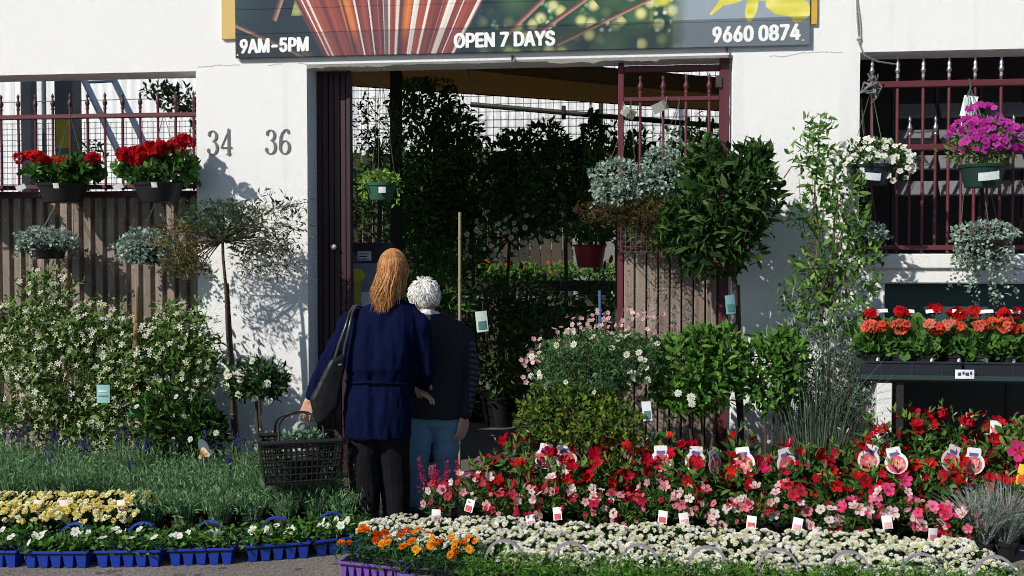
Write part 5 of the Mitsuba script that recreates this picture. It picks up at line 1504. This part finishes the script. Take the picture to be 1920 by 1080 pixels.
# ---------------------------------------------------------------- plants in the yard
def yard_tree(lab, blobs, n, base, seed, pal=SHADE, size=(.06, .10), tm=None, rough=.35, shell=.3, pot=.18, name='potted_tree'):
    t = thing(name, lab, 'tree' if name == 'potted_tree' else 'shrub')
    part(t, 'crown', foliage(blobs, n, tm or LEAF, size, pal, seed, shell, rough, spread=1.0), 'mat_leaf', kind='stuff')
    c = blobs[0][0]
    part(t, 'trunk', tube(trunk_path((base[0], base[1], .1), (base[0], base[1], max(.3, c[2] - blobs[0][1][2] * .5)), .012, 9, seed), .018, 7), 'mat_matte', (.075, .055, .04))
    part(t, 'branches', twigs((base[0], base[1], max(.25, c[2] - blobs[0][1][2])), blobs, 20, .008, .002, seed + 1, (.075, .055, .04)), 'mat_matte')
    potted(t, base[0], base[1], pot, .28, z=.006)


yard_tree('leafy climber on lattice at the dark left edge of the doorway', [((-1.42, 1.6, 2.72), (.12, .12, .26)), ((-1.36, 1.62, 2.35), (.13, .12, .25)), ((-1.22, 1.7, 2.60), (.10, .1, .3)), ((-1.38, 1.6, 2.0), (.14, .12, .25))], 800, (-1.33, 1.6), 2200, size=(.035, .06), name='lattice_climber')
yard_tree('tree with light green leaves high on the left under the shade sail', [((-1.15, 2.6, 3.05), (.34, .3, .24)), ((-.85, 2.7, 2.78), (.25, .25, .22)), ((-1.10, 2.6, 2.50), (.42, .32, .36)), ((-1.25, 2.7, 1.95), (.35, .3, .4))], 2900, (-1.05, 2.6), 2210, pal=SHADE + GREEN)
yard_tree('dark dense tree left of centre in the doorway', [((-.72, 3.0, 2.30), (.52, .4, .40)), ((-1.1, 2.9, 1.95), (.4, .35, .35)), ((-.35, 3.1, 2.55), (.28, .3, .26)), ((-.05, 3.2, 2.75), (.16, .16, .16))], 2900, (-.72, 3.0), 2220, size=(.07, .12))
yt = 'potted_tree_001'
blooms(yt, 'blossoms', [((-.55, 2.8, 1.80), (.55, .25, .22)), ((-.1, 2.8, 1.9), (.3, .2, .2))], 70, STAR5, (.018, .032), WHITE, 2225, False, front=(0, -1, .2))  # white flowers added to stand in for sun flecks in the dark foliage
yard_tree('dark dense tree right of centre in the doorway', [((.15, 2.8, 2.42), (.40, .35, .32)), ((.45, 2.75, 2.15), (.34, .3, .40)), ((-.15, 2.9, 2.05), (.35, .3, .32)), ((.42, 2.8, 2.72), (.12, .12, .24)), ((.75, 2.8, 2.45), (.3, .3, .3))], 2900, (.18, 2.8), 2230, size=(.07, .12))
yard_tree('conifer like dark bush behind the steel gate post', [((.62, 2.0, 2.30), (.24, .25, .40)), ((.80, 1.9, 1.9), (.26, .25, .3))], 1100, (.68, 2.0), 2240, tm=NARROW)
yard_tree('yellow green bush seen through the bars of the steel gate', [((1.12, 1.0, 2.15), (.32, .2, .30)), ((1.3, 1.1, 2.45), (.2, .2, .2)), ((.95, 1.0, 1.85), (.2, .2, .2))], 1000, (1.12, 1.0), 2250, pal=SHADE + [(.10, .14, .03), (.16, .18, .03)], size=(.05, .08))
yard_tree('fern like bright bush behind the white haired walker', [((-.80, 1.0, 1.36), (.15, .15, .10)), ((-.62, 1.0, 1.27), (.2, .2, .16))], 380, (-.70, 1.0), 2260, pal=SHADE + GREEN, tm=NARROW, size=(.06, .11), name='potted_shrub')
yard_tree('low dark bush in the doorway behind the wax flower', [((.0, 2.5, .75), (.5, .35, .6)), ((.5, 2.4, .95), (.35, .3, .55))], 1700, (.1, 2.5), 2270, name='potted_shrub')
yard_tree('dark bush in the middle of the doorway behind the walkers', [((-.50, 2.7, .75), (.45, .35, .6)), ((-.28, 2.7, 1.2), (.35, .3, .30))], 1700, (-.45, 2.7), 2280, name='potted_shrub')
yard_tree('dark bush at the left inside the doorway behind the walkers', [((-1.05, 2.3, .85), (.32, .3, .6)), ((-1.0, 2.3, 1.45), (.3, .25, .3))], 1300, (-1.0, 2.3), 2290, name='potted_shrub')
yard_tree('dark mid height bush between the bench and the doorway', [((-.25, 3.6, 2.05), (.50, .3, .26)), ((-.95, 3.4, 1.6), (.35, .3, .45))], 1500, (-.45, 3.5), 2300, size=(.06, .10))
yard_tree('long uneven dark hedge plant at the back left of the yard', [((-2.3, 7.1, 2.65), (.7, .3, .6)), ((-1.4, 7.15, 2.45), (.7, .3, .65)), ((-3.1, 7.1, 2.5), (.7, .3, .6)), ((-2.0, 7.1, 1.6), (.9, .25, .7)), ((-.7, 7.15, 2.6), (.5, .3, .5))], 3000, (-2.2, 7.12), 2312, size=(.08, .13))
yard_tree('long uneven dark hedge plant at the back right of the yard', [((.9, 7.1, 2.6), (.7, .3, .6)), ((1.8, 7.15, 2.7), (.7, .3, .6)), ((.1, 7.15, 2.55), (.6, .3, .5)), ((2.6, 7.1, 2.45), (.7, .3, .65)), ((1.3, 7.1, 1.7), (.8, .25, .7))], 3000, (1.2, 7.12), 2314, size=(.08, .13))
yard_tree('green vine hanging in the top right corner of the left opening', [((-2.60, .55, 2.78), (.20, .14, .12)), ((-2.40, .5, 2.60), (.11, .12, .2)), ((-2.42, .5, 2.35), (.10, .1, .16)), ((-2.78, .55, 2.86), (.14, .1, .06))], 620, (-2.45, .55), 2310, pal=GREEN + SHADE, size=(.04, .065), name='lattice_climber')
yard_tree('thin yellowing plant behind the middle of the left railing', [((-3.45, .75, 2.42), (.14, .12, .12)), ((-3.62, .75, 2.2), (.18, .12, .12))], 130, (-3.5, .75), 2320, pal=GREEN + [(.30, .30, .04)], size=(.05, .08), name='potted_shrub')

XB = 6.5
bn = thing('nursery_bench', 'black nursery bench with a pale front edge at the back of the yard', 'bench')
part(bn, 'top', bbox(-1.4, .62, 6.3, 7.1, 1.155, 1.19, .004), 'mat_paint', (.014, .014, .016))
part(bn, 'front_edge', bbox(-1.41, .63, 6.282, 6.299, 1.06, 1.09, .002), 'mat_metal', (.45, .46, .48))
for x in (-1.35, -.4, .57):
    for y in (6.36, 7.04):
        part(bn, 'leg', bbox(x - .025, x + .025, y - .025, y + .025, .006, 1.154, .003), 'mat_paint', (.014, .014, .016))
part(bn, 'lower_shelf', bbox(-1.37, .59, 6.35, 7.05, .45, .47, .003), 'mat_paint', (.014, .014, .016))
for j in range(4):
    x0 = -1.37 + j * .49
    t = thing('bench_tray', f'black tray of green plants on the yard bench, {ORD[j]} from the left', 'tray', 'trays on the yard bench')
    part(t, 'body', bbox(x0, x0 + .47, 6.32, 6.72, 1.192, 1.285, .004), 'mat_paint', (.012, .012, .014))
    part(t, 'plants', foliage([((x0 + .24, 6.5, 1.40), (.26, .22, .12))], 420, LEAF, (.05, .08), FRESH, 2400 + j, .4), 'mat_leaf', kind='stuff')
    blooms(t, 'flower', [((x0 + .24, 6.5, 1.44), (.24, .2, .10))], 3, PANSY, (.025, .035), [(.72, .25, .02), (.65, .06, .02)], 2420 + j, True, front=(0, -.8, .5))
pn = thing('pale_panel', 'pale grey panel standing behind the yard bench', 'panel')
part(pn, 'sheet', bbox(-.05, .52, 7.25, 7.29, 1.2, 1.80, .004), 'mat_paint', (.20, .20, .20))
for x in (-.02, .49):
    part(pn, 'post', bbox(x - .03, x + .03, 7.295, 7.35, .006, 1.95, .003), 'mat_paint', (.42, .42, .42))

# ================================================================== the two walkers
SKIN, SKIN2 = (.46, .27, .19), (.50, .32, .25)
NAVY, CHAR, DENIM = (.0015, .0040, .027), (.022, .025, .032), (.15, .28, .42)


def loft(rings, n=44, e=2.3):
    """A closed body of stacked rounded rings (z, cx, cy, half width, half depth)."""
    a = np.arange(n) * 2 * np.pi / n
    c, s = np.cos(a), np.sin(a)
    sx, sy = np.sign(c) * np.abs(c) ** (2 / e), np.sign(s) * np.abs(s) ** (2 / e)
    V = np.vstack([np.stack([r[1] + r[3] * sx, r[2] + r[4] * sy, np.full(n, r[0])], 1) for r in rings] + [[[rings[0][1], rings[0][2], rings[0][0]]], [[rings[-1][1], rings[-1][2], rings[-1][0]]]])
    i, j = np.meshgrid(np.arange(len(rings) - 1), np.arange(n), indexing='ij')
    q = np.stack([i * n + j, i * n + (j + 1) % n, (i + 1) * n + (j + 1) % n, (i + 1) * n + j], -1).reshape(-1, 4)
    k, e0 = np.arange(n), (len(rings) - 1) * n
    b, t_ = len(rings) * n, len(rings) * n + 1
    F = np.vstack([q[:, [0, 1, 2]], q[:, [0, 2, 3]], np.stack([(k + 1) % n, k, k * 0 + b], 1), np.stack([e0 + k, e0 + (k + 1) % n, k * 0 + t_], 1)])
    return solid((V, F))


def folds(m, amp, freq, seed=0):
    """Soft cloth folds: the surface moved along its normals by stretched noise."""
    tm = trimesh.Trimesh(m[0], m[1], process=False)
    nr = np.array(tm.vertex_normals)
    p = m[0] * np.asarray(freq)
    w = p + 0.6 * np.stack([meshkit.fbm(p * .5 + 9, 2, seed + 5)] * 3, 1)
    d = meshkit.fbm(w, 3, seed) - .5
    return m[0] + nr * (amp * d)[:, None], m[1]


def hand(wrist, d, n, curl, s=1.0, thumb=1):
    """Palm, four fingers of their own and a thumb from the palm's side. d: towards the fingers, n: out of the palm (fingers curl to it)."""
    d, n = unit(d), unit(n)
    n = unit(n - d * (n @ d))
    w = np.cross(d, n) * thumb
    wrist = np.asarray(wrist, float)
    P = lambda a, b, c=0: wrist + (d * a + w * b + n * c) * s  # noqa: E731
    ms = [manifold3d.Manifold.batch_hull([manifold3d.Manifold.sphere(r * s, 12).translate(P(a, b).tolist()) for a, b, r in ((0, -.014, .018), (0, .014, .018), (.085, -.032, .011), (.085, .034, .011), (.045, .034, .015))])]
    for b, L, c0 in ((.031, .070, .9), (.010, .080, 1.0), (-.011, .074, 1.05), (-.030, .058, 1.1)):
        p, dd, pts = P(.082, b), d, []
        pts.append((p, .0092 * s))
        for seg, k in ((.45, .55), (.32, 1.0), (.23, .8)):
            ang = curl * k * c0
            dd = unit(dd * math.cos(ang) + np.cross(np.cross(dd, n) if abs(dd @ n) < .999 else w, dd) * 0 + n_perp(dd, n, d) * math.sin(ang))
            p = p + dd * L * seg * s
            pts.append((p, (.0088 - .0016 * len(pts) / 3) * s))
        ms.append(chain(pts, 10))
    ms.append(chain([(P(.020, .030), .013 * s), (P(.052, .055, .016), .0105 * s), (P(.078, .058, .034), .0088 * s)], 10))
    return ms


def n_perp(dd, n, d):
    """The direction at right angles to the finger in which it curls."""
    ax = np.cross(d, n)
    return unit(np.cross(ax, dd))


def head(c, yaw, nod, s=1.0):
    """Skull, jaw, nose, ears, brow and chin; the face looks along +y before it is turned."""
    cy_, sy_, cn, sn = math.cos(yaw), math.sin(yaw), math.cos(nod), math.sin(nod)

    def P(x, y, z):
        y, z = y * cn + z * sn, -y * sn + z * cn
        return [c[0] + s * (x * cy_ - y * sy_), c[1] + s * (x * sy_ + y * cy_), c[2] + s * z]
    sp = lambda p, r: manifold3d.Manifold.sphere(r * s, 20).translate(P(*p))  # noqa: E731
    hull = manifold3d.Manifold.batch_hull
    ms = [hull([sp((0, -.018, .035), .082), sp((0, .022, .03), .074), sp((0, .03, -.03), .058)]), hull([sp((0, .035, -.03), .055), sp((0, .062, -.085), .026), sp((.035, .02, -.065), .026), sp((-.035, .02, -.065), .026)]),
          hull([sp((0, .094, .012), .008), sp((0, .112, -.026), .011), sp((.012, .098, -.03), .009), sp((-.012, .098, -.03), .009)]),
          hull([sp((.03, .083, .028), .012), sp((-.03, .083, .028), .012)]), hull([sp((.018, .088, -.058), .008), sp((-.018, .088, -.058), .008)]), sp((0, .078, -.092), .014)]
    for k in (-1, 1):
        ms.append(hull([sp((.076 * k, .0, .018), .010), sp((.084 * k, -.012, .02), .009), sp((.078 * k, .002, -.022), .007)]))
    return ms, P


def locks(roots, path, n, r, pal, seed, segs=7, sides=4):
    """Hair: tapered strands, each along path(root index, t)."""
    rng = np.random.default_rng(seed)
    m = M()
    t = np.linspace(0, 1, segs)
    for k in range(n):
        pts = path(k, t, rng)
        c = np.asarray(pal[rng.integers(len(pal))]) * rng.uniform(.75, 1.25)
        m.mesh(tube(pts, r * rng.uniform(.7, 1.25) * np.array([.8] + [1] * (segs - 3) + [.7, .15]), sides, False), c)
    return m


# ---------------------------------------------------------------- the woman
wo = thing('person', 'ginger haired woman in navy tunic and black trousers, seen from behind, carrying a basket', 'person')
HC = np.array((-.545, -1.165, 1.505))
hm, HP = head(HC, .15, .12, .98)
body = hm + [chain([((-.548, -1.185, 1.42), .052), ((-.553, -1.20, 1.31), .056), ((-.575, -1.2, 1.23), .10, (1.35, .9, .8))])]
body += [chain([((-.72, -1.2, 1.22), .055), ((-.775, -1.2, 1.22), .052), ((-.915, -1.23, .985), .040), ((-1.005, -1.265, .79), .026), ((-1.018, -1.27, .765), .024)]),
         chain([((-.43, -1.2, 1.20), .055), ((-.385, -1.2, 1.20), .050), ((-.345, -1.15, .94), .038), ((-.41, -1.03, .85), .026)])]
body += hand((-1.018, -1.27, .768), (-.25, -.10, -.95), (.1, .95, -.2), .85, .95, 1)
body += hand((-.41, -1.03, .85), (-.2, .6, -.35), (.2, .3, -.9), .55, .95, -1)
body += [chain([((-.575, -1.2, 1.20), .10, (1.5, .9, 1)), ((-.61, -1.2, .95), .11, (1.3, .85, 1)), ((-.635, -1.2, .78), .12, (1.35, .95, 1))]), chain([((-.715, -1.2, .76), .075), ((-.712, -1.21, .45), .055), ((-.712, -1.2, .10), .036)]), chain([((-.55, -1.2, .76), .075), ((-.54, -1.16, .45), .055), ((-.535, -1.12, .10), .036)]),
         chain([((-.712, -1.22, .06), .036), ((-.718, -1.10, .03), .026)]), chain([((-.535, -1.14, .06), .036), ((-.53, -1.02, .03), .026)])]
part(wo, 'body', organic(body, .012, 8), 'mat_skin', SKIN, smooth=True)
for k, x in enumerate((-.030, .030)):
    part(wo, 'eye', trimesh.creation.icosphere(2, .011).apply_translation(HP(x, .082, .008)), 'mat_gloss', (.6, .6, .58), smooth=True)
tunic = [loft([(.56, -.632, -1.205, .192, .150), (.70, -.634, -1.205, .200, .158), (.80, -.63, -1.205, .192, .148), (.865, -.625, -1.205, .185, .130), (.90, -.62, -1.205, .186, .132), (.96, -.612, -1.205, .204, .156), (1.08, -.597, -1.205, .206, .145), (1.18, -.583, -1.20, .220, .128), (1.255, -.575, -1.20, .215, .105), (1.31, -.563, -1.197, .150, .085), (1.345, -.555, -1.195, .078, .068)]),
         chain([((-.70, -1.2, 1.235), .080), ((-.775, -1.2, 1.215), .076), ((-.865, -1.215, 1.07), .068), ((-.918, -1.23, .98), .062), ((-1.0, -1.262, .80), .043)]),
         chain([((-.45, -1.2, 1.225), .080), ((-.388, -1.2, 1.195), .070), ((-.362, -1.17, 1.04), .060), ((-.348, -1.15, .935), .054), ((-.40, -1.045, .86), .042)])]
tv = folds(organic(tunic, .012, 6), .050, (15, 15, 2.6), 3)
tv = folds(tv, .018, (34, 34, 8), 8)
part(wo, 'tunic', tv, 'mat_cloth', NAVY, smooth=True)
a = np.linspace(0, 2 * np.pi, 40)
part(wo, 'waist_tie', tube(np.stack([-.622 + .196 * np.cos(a), -1.205 + .146 * np.sin(a), .882 + .006 * np.sin(3 * a)], 1), .006, 6), 'mat_cloth', NAVY, smooth=True)
part(wo, 'collar', folds(organic([chain([((-.60, -1.225, 1.335), .022), ((-.555, -1.262, 1.338), .022), ((-.505, -1.225, 1.335), .022)])], .01, 4), .004, (30, 30, 30), 1), 'mat_cloth', NAVY, smooth=True)
tr = [chain([((-.635, -1.2, .80), .12, (1.45, .95, 1)), ((-.635, -1.2, .70), .115, (1.5, .95, 1))]), chain([((-.71, -1.2, .74), .110), ((-.710, -1.21, .46), .096), ((-.710, -1.2, .27), .088), ((-.712, -1.2, .075), .082)]), chain([((-.555, -1.2, .74), .110), ((-.552, -1.165, .46), .096), ((-.550, -1.13, .27), .086), ((-.547, -1.12, .075), .080)])]
part(wo, 'trousers', folds(organic(tr, .016, 8), .018, (13, 13, 7), 21), 'mat_cloth', (.010, .010, .013), smooth=True)
for x, y in ((-.712, -1.2), (-.535, -1.12)):
    sh_ = organic([chain([((x, y - .045, .040), .036, (1, 1, .95)), ((x, y + .03, .036), .038, (1, 1, .85)), ((x - .003, y + .13, .026), .030, (1.1, 1, .8))]), cuboid(x - .036, x + .036, y - .078, y + .15, .004, .018)], .012, 6)
    part(wo, 'shoe', sh_, 'mat_gloss', (.018, .016, .016), smooth=True)
# hair: a cap close to the skull and long strands that fall over the collar, blown a little to the left
cap = organic([manifold3d.Manifold.sphere(.096, 24).scale([.76, 1.02, 1.0]).translate([HC[0], HC[1] - .018, HC[2] + .030]), chain([((HC[0] - .01, HC[1] - .06, HC[2] - .02), .066, (.95, .7, 1)), ((HC[0] - .025, HC[1] - .080, HC[2] - .13), .050, (1.0, .5, 1))])], .012, 8)
GINGER = [(.46, .21, .07), (.54, .28, .11), (.38, .155, .05), (.62, .36, .16), (.30, .11, .036)]
part(wo, 'hair', cap, 'mat_hair', (.24, .090, .030), smooth=True)


def wpath(k, t, rng):
    az = rng.uniform(-1, 1) * 1.7 + .1                       # 0 = straight back
    th = .10 + .9 * rng.random() ** 1.5 * (k % 3 > 0)
    R = np.array((.066, .098, .092)) * (1.05 + .12 * rng.random())
    C0 = HC + np.array((0, -.018, .032))
    q = np.linspace(th, 1.75, 7)
    s1 = C0 + R * np.stack([np.sin(q) * math.sin(az), -np.sin(q) * math.cos(az), np.cos(q)], 1)
    L = rng.uniform(.125, .225) * (1.12 - .22 * abs(az))
    drop = np.linspace(.2, 1, 5)[:, None]
    side = math.sin(az)
    e = s1[-1] + drop * np.array((-.034 - .024 * side + .016 * rng.normal(), .016 * rng.normal() - .022 * math.cos(az), -L))
    pts = np.vstack([s1, e])
    ph = rng.uniform(0, 6)
    w = np.linspace(0, 1, len(pts)) ** 2
    lo = rng.normal() * .010
    pts[:, 0] += (rng.uniform(.004, .012) * np.sin(np.linspace(0, rng.uniform(3, 8), len(pts)) + ph) + lo) * np.linspace(0, 1, len(pts)) ** 1.2
    pts[:, 1] += .005 * np.cos(np.linspace(0, 6, len(pts)) + ph) * w
    return pts


part(wo, 'hair_strands', locks(None, wpath, 2600, .0022, GINGER, 5, 12), 'mat_hair', smooth=True, kind='stuff', label='ginger hair falling over the collar')
bag = thing('shoulder_bag', 'slim black leather bag hanging from the left shoulder of the woman', 'bag')
bgm = organic([manifold3d.Manifold.batch_hull([manifold3d.Manifold.sphere(r, 14).translate(p) for p, r in (([-.805, -1.345, 1.02], .026), ([-.845, -1.375, 1.00], .024), ([-.860, -1.345, .76], .036), ([-.945, -1.385, .79], .034), ([-.925, -1.375, .68], .032))])], .012, 8)
part(bag, 'pouch', folds(bgm, .014, (16, 16, 10), 31), 'mat_paint', (.006, .006, .007), smooth=True)
part(bag, 'strap', tube([(-.800, -1.345, 1.00), (-.785, -1.345, 1.10), (-.765, -1.335, 1.20), (-.752, -1.30, 1.275), (-.748, -1.235, 1.318), (-.745, -1.16, 1.31), (-.75, -1.10, 1.25)], .011, 6), 'mat_gloss', (.035, .036, .040), smooth=True)
part(bag, 'strap', tube([(-.842, -1.375, 1.00), (-.815, -1.365, 1.10), (-.782, -1.35, 1.20), (-.768, -1.31, 1.272), (-.764, -1.235, 1.312)], .009, 6), 'mat_gloss', (.035, .036, .040), smooth=True)
part(bag, 'buckle', lathe([(.006, -.004), (.013, -.003), (.013, .003), (.006, .004)], 12, (-.805, -1.375, .99)), 'mat_metal', (.5, .48, .42))

# ---------------------------------------------------------------- the basket in her hand
bk = thing('shopping_basket', 'black plastic shopping basket with small plants, carried by the woman', 'basket')
BC, BA = np.array((-1.06, -1.335, 0.0)), 24
zt, zb_ = .575, .325
W0, D0, W1, D1 = .225, .150, .195, .125


def bpt(u, v, z):
    f_ = (z - zb_) / (zt - zb_)
    a, b = W1 + (W0 - W1) * f_, D1 + (D0 - D1) * f_
    c, s = math.cos(math.radians(BA)), math.sin(math.radians(BA))
    return np.array((BC[0] + u * a * c - v * b * s, BC[1] + u * a * s + v * b * c, z))


lat = M()
for u in np.linspace(-1, 1, 15):
    for v in (-1, 1):
        lat.mesh(tube([bpt(u, v, zb_), bpt(u, v, zt)], .0052, 4))
for v in np.linspace(-1, 1, 10)[1:-1]:
    for u in (-1, 1):
        lat.mesh(tube([bpt(u, v, zb_), bpt(u, v, zt)], .0052, 4))
for z in np.linspace(zb_ + .015, zt - .04, 6):
    lat.mesh(tube([bpt(-1, -1, z), bpt(1, -1, z), bpt(1, 1, z), bpt(-1, 1, z), bpt(-1, -1, z)], .0058, 4))
part(bk, 'lattice', lat, 'mat_paint', (.012, .012, .012), kind='stuff')
rim = M()
for a, b in (((-1, -1), (1, -1)), ((1, -1), (1, 1)), ((1, 1), (-1, 1)), ((-1, 1), (-1, -1))):
    p, q = bpt(*a, zt - .012), bpt(*b, zt - .012)
    rim.mesh(tube([p, q], .015, 8))
part(bk, 'rim', rim, 'mat_paint', (.012, .012, .012))
fl_ = M()
fl_.add(np.array([bpt(-1, -1, zb_), bpt(1, -1, zb_), bpt(1, 1, zb_), bpt(-1, 1, zb_), bpt(-1, -1, zb_ + .006), bpt(1, -1, zb_ + .006), bpt(1, 1, zb_ + .006), bpt(-1, 1, zb_ + .006)]), np.array([[0, 3, 2, 1], [4, 5, 6, 7], [0, 1, 5, 4], [1, 2, 6, 5], [2, 3, 7, 6], [3, 0, 4, 7]]))
part(bk, 'floor', fl_, 'mat_paint', (.012, .012, .012))
for v in (-1, 1):
    a = np.linspace(0, math.pi, 15)
    top = .135
    pts = np.array([bpt(.0 + .55 * math.cos(q), v * (1 - .93 * math.sin(q) ** .7), zt + top * math.sin(q) ** .6) for q in a])
    part(bk, 'handle', tube(pts, .0065, 7), 'mat_paint', (.012, .012, .013), smooth=True)
bp_ = thing('basket_plant', 'small pale green succulents in pots inside the shopping basket', 'potted plant')
for q, (u, v) in enumerate(((-.25, -.35), (.1, -.2), (.4, .1))):
    p = bpt(u, v, .34)
    part(bp_, 'pot', pot_mesh(.052, .11, p, 14), 'mat_paint', (.02, .02, .02))
    part(bp_, 'rosette', foliage([((p[0], p[1], .575), (.07, .065, .035))], 90, ROUND, (.02, .035), [(.20, .34, .22), (.28, .42, .30), (.14, .26, .16)], 2500 + q, .5), 'mat_leaf', kind='stuff')
p = bpt(.05, .25, .60)
part(bp_, 'cactus', organic([manifold3d.Manifold.sphere(.042, 16).translate([p[0], p[1], p[2] + .01])], .012, 3), 'mat_matte', (.30, .31, .27), smooth=True)
p = bpt(-.3, -.6, .38)
part(bp_, 'red_label', card(.03, .045, p), 'mat_gloss', (.5, .02, .02))

# ---------------------------------------------------------------- the man
ma = thing('person', 'stooped white haired person in charcoal jacket and blue jeans, seen from behind', 'person')
MC = np.array((-.452, -.715, 1.325))
hm, MP = head(MC, .18, .42, 1.0)
body = hm + [chain([((-.435, -.76, 1.25), .052), ((-.40, -.80, 1.20), .060), ((-.365, -.80, 1.10), .10, (1.4, .9, .9))])]
body += [chain([((-.24, -.8, 1.12), .055), ((-.205, -.8, 1.10), .050), ((-.155, -.81, .865), .040), ((-.190, -.85, .635), .027)]), chain([((-.47, -.8, 1.12), .055), ((-.53, -.8, 1.09), .050), ((-.545, -.84, .90), .040), ((-.47, -.93, .80), .027)])]
body += hand((-.190, -.85, .625), (-.1, -.1, -1), (-.7, .5, 0), .5, 1.0, 1) + hand((-.47, -.93, .80), (.6, -.1, -.2), (0, .3, -.9), .5, 1.0, 1)
body += [chain([((-.365, -.8, 1.10), .10, (1.5, .9, 1)), ((-.365, -.8, .72), .105, (1.3, .9, 1))]), chain([((-.45, -.8, .68), .072), ((-.485, -.80, .40), .052), ((-.495, -.80, .09), .036)]), chain([((-.29, -.8, .68), .072), ((-.315, -.76, .40), .052), ((-.32, -.73, .09), .036)])]
body += [chain([((-.495, -.82, .06), .036), ((-.505, -.70, .03), .027)]), chain([((-.32, -.75, .06), .036), ((-.315, -.63, .03), .027)])]
part(ma, 'body', organic(body, .012, 8), 'mat_skin', SKIN2, smooth=True)
for x in (-.030, .030):
    part(ma, 'eye', trimesh.creation.icosphere(2, .011).apply_translation(MP(x, .082, .008)), 'mat_gloss', (.6, .6, .58), smooth=True)
jk = [loft([(.615, -.365, -.81, .172, .135), (.72, -.365, -.81, .178, .140), (.86, -.362, -.81, .178, .140), (1.0, -.365, -.815, .190, .138), (1.11, -.368, -.812, .198, .122), (1.18, -.372, -.80, .175, .098), (1.225, -.385, -.79, .115, .080), (1.25, -.40, -.785, .075, .065)]),
      chain([((-.47, -.8, 1.135), .078), ((-.53, -.8, 1.09), .072), ((-.547, -.83, .91), .060), ((-.48, -.92, .81), .046)])]
part(ma, 'jacket', folds(folds(organic(jk, .014, 10), .026, (10, 10, 4), 41), .010, (24, 24, 14), 42), 'mat_cloth', CHAR, smooth=True)
sl = folds(organic([chain([((-.255, -.8, 1.135), .078), ((-.205, -.8, 1.10), .072), ((-.172, -.805, .97), .064), ((-.155, -.812, .865), .060), ((-.185, -.848, .655), .046)])], .008, 8), .014, (16, 16, 9), 43)
zz = sl[0][:, 2] + .35 * (sl[0][:, 0] + .2)
st = ((zz / .034) % 1.0 < .34)[:, None] & (sl[0][:, 0] > -.150)[:, None] & (sl[0][:, 2] < 1.10)[:, None]
part(ma, 'sleeve', (sl[0], sl[1], np.where(st, (.075, .09, .13), (.020, .023, .032))), 'mat_cloth', smooth=True, label='navy sleeve with pale stripes')
part(ma, 'shirt_collar', organic([chain([((-.455, -.775, 1.255), .018), ((-.415, -.845, 1.258), .019), ((-.355, -.83, 1.245), .018)])], .008, 4), 'mat_cloth', (.62, .62, .66), smooth=True)
jn = [chain([((-.365, -.8, .72), .115, (1.35, .95, 1)), ((-.37, -.8, .62), .11, (1.45, .95, 1))]), chain([((-.445, -.8, .64), .098), ((-.487, -.805, .40), .080), ((-.497, -.80, .22), .074), ((-.497, -.80, .075), .070)]), chain([((-.295, -.8, .64), .098), ((-.317, -.765, .40), .080), ((-.322, -.74, .22), .074), ((-.322, -.73, .075), .070)])]
part(ma, 'jeans', folds(folds(organic(jn, .011, 8), .020, (9, 9, 15), 51), .016, (11, 11, 34), 52), 'mat_cloth', DENIM, smooth=True)
for x, y in ((-.497, -.80), (-.322, -.73)):
    sh_ = organic([chain([((x, y - .05, .042), .040), ((x, y + .04, .038), .042, (1, 1, .85)), ((x, y + .15, .03), .036, (1.1, 1, .8))]), cuboid(x - .04, x + .04, y - .088, y + .18, .004, .02)], .012, 6)
    part(ma, 'shoe', sh_, 'mat_paint', (.03, .03, .032), smooth=True)
cap = organic([manifold3d.Manifold.sphere(.088, 24).scale([.95, 1.08, 1.0]).translate([MC[0], MC[1] - .026, MC[2] + .036])], .012, 4)
part(ma, 'hair', folds(cap, .012, (26, 26, 26), 61), 'mat_matte', (.78, .76, .74), smooth=True)


def mpath(k, t, rng):
    d = unit(np.array((rng.normal(), rng.normal() - .35, rng.normal() * .8 + .30)))
    if d[2] < -.45:
        d[2] *= -.3
        d = unit(d)
    r0 = MC + [0, -.026, .034] + d * [.083, .094, .088]
    w_ = np.cross(d, (0, 0, 1.0)) * (.9 * math.sin(7 * d[0] + 5 * d[2])) + np.array((0, -.2, -.9))
    e = r0 + unit(w_ - d * (w_ @ d) + d * .10 + rng.normal(size=3) * .16) * rng.uniform(.030, .050)
    mid = (r0 + e) / 2 + d * rng.uniform(.010, .016)
    t = t[:, None]
    return (1 - t) ** 2 * r0 + 2 * t * (1 - t) * mid + t ** 2 * e


part(ma, 'hair_tufts', locks(None, mpath, 2300, .0026, [(.82, .80, .78), (.76, .74, .72), (.86, .84, .82), (.66, .64, .63)], 9, 5), 'mat_matte', smooth=True, kind='stuff', label='short wavy white hair')
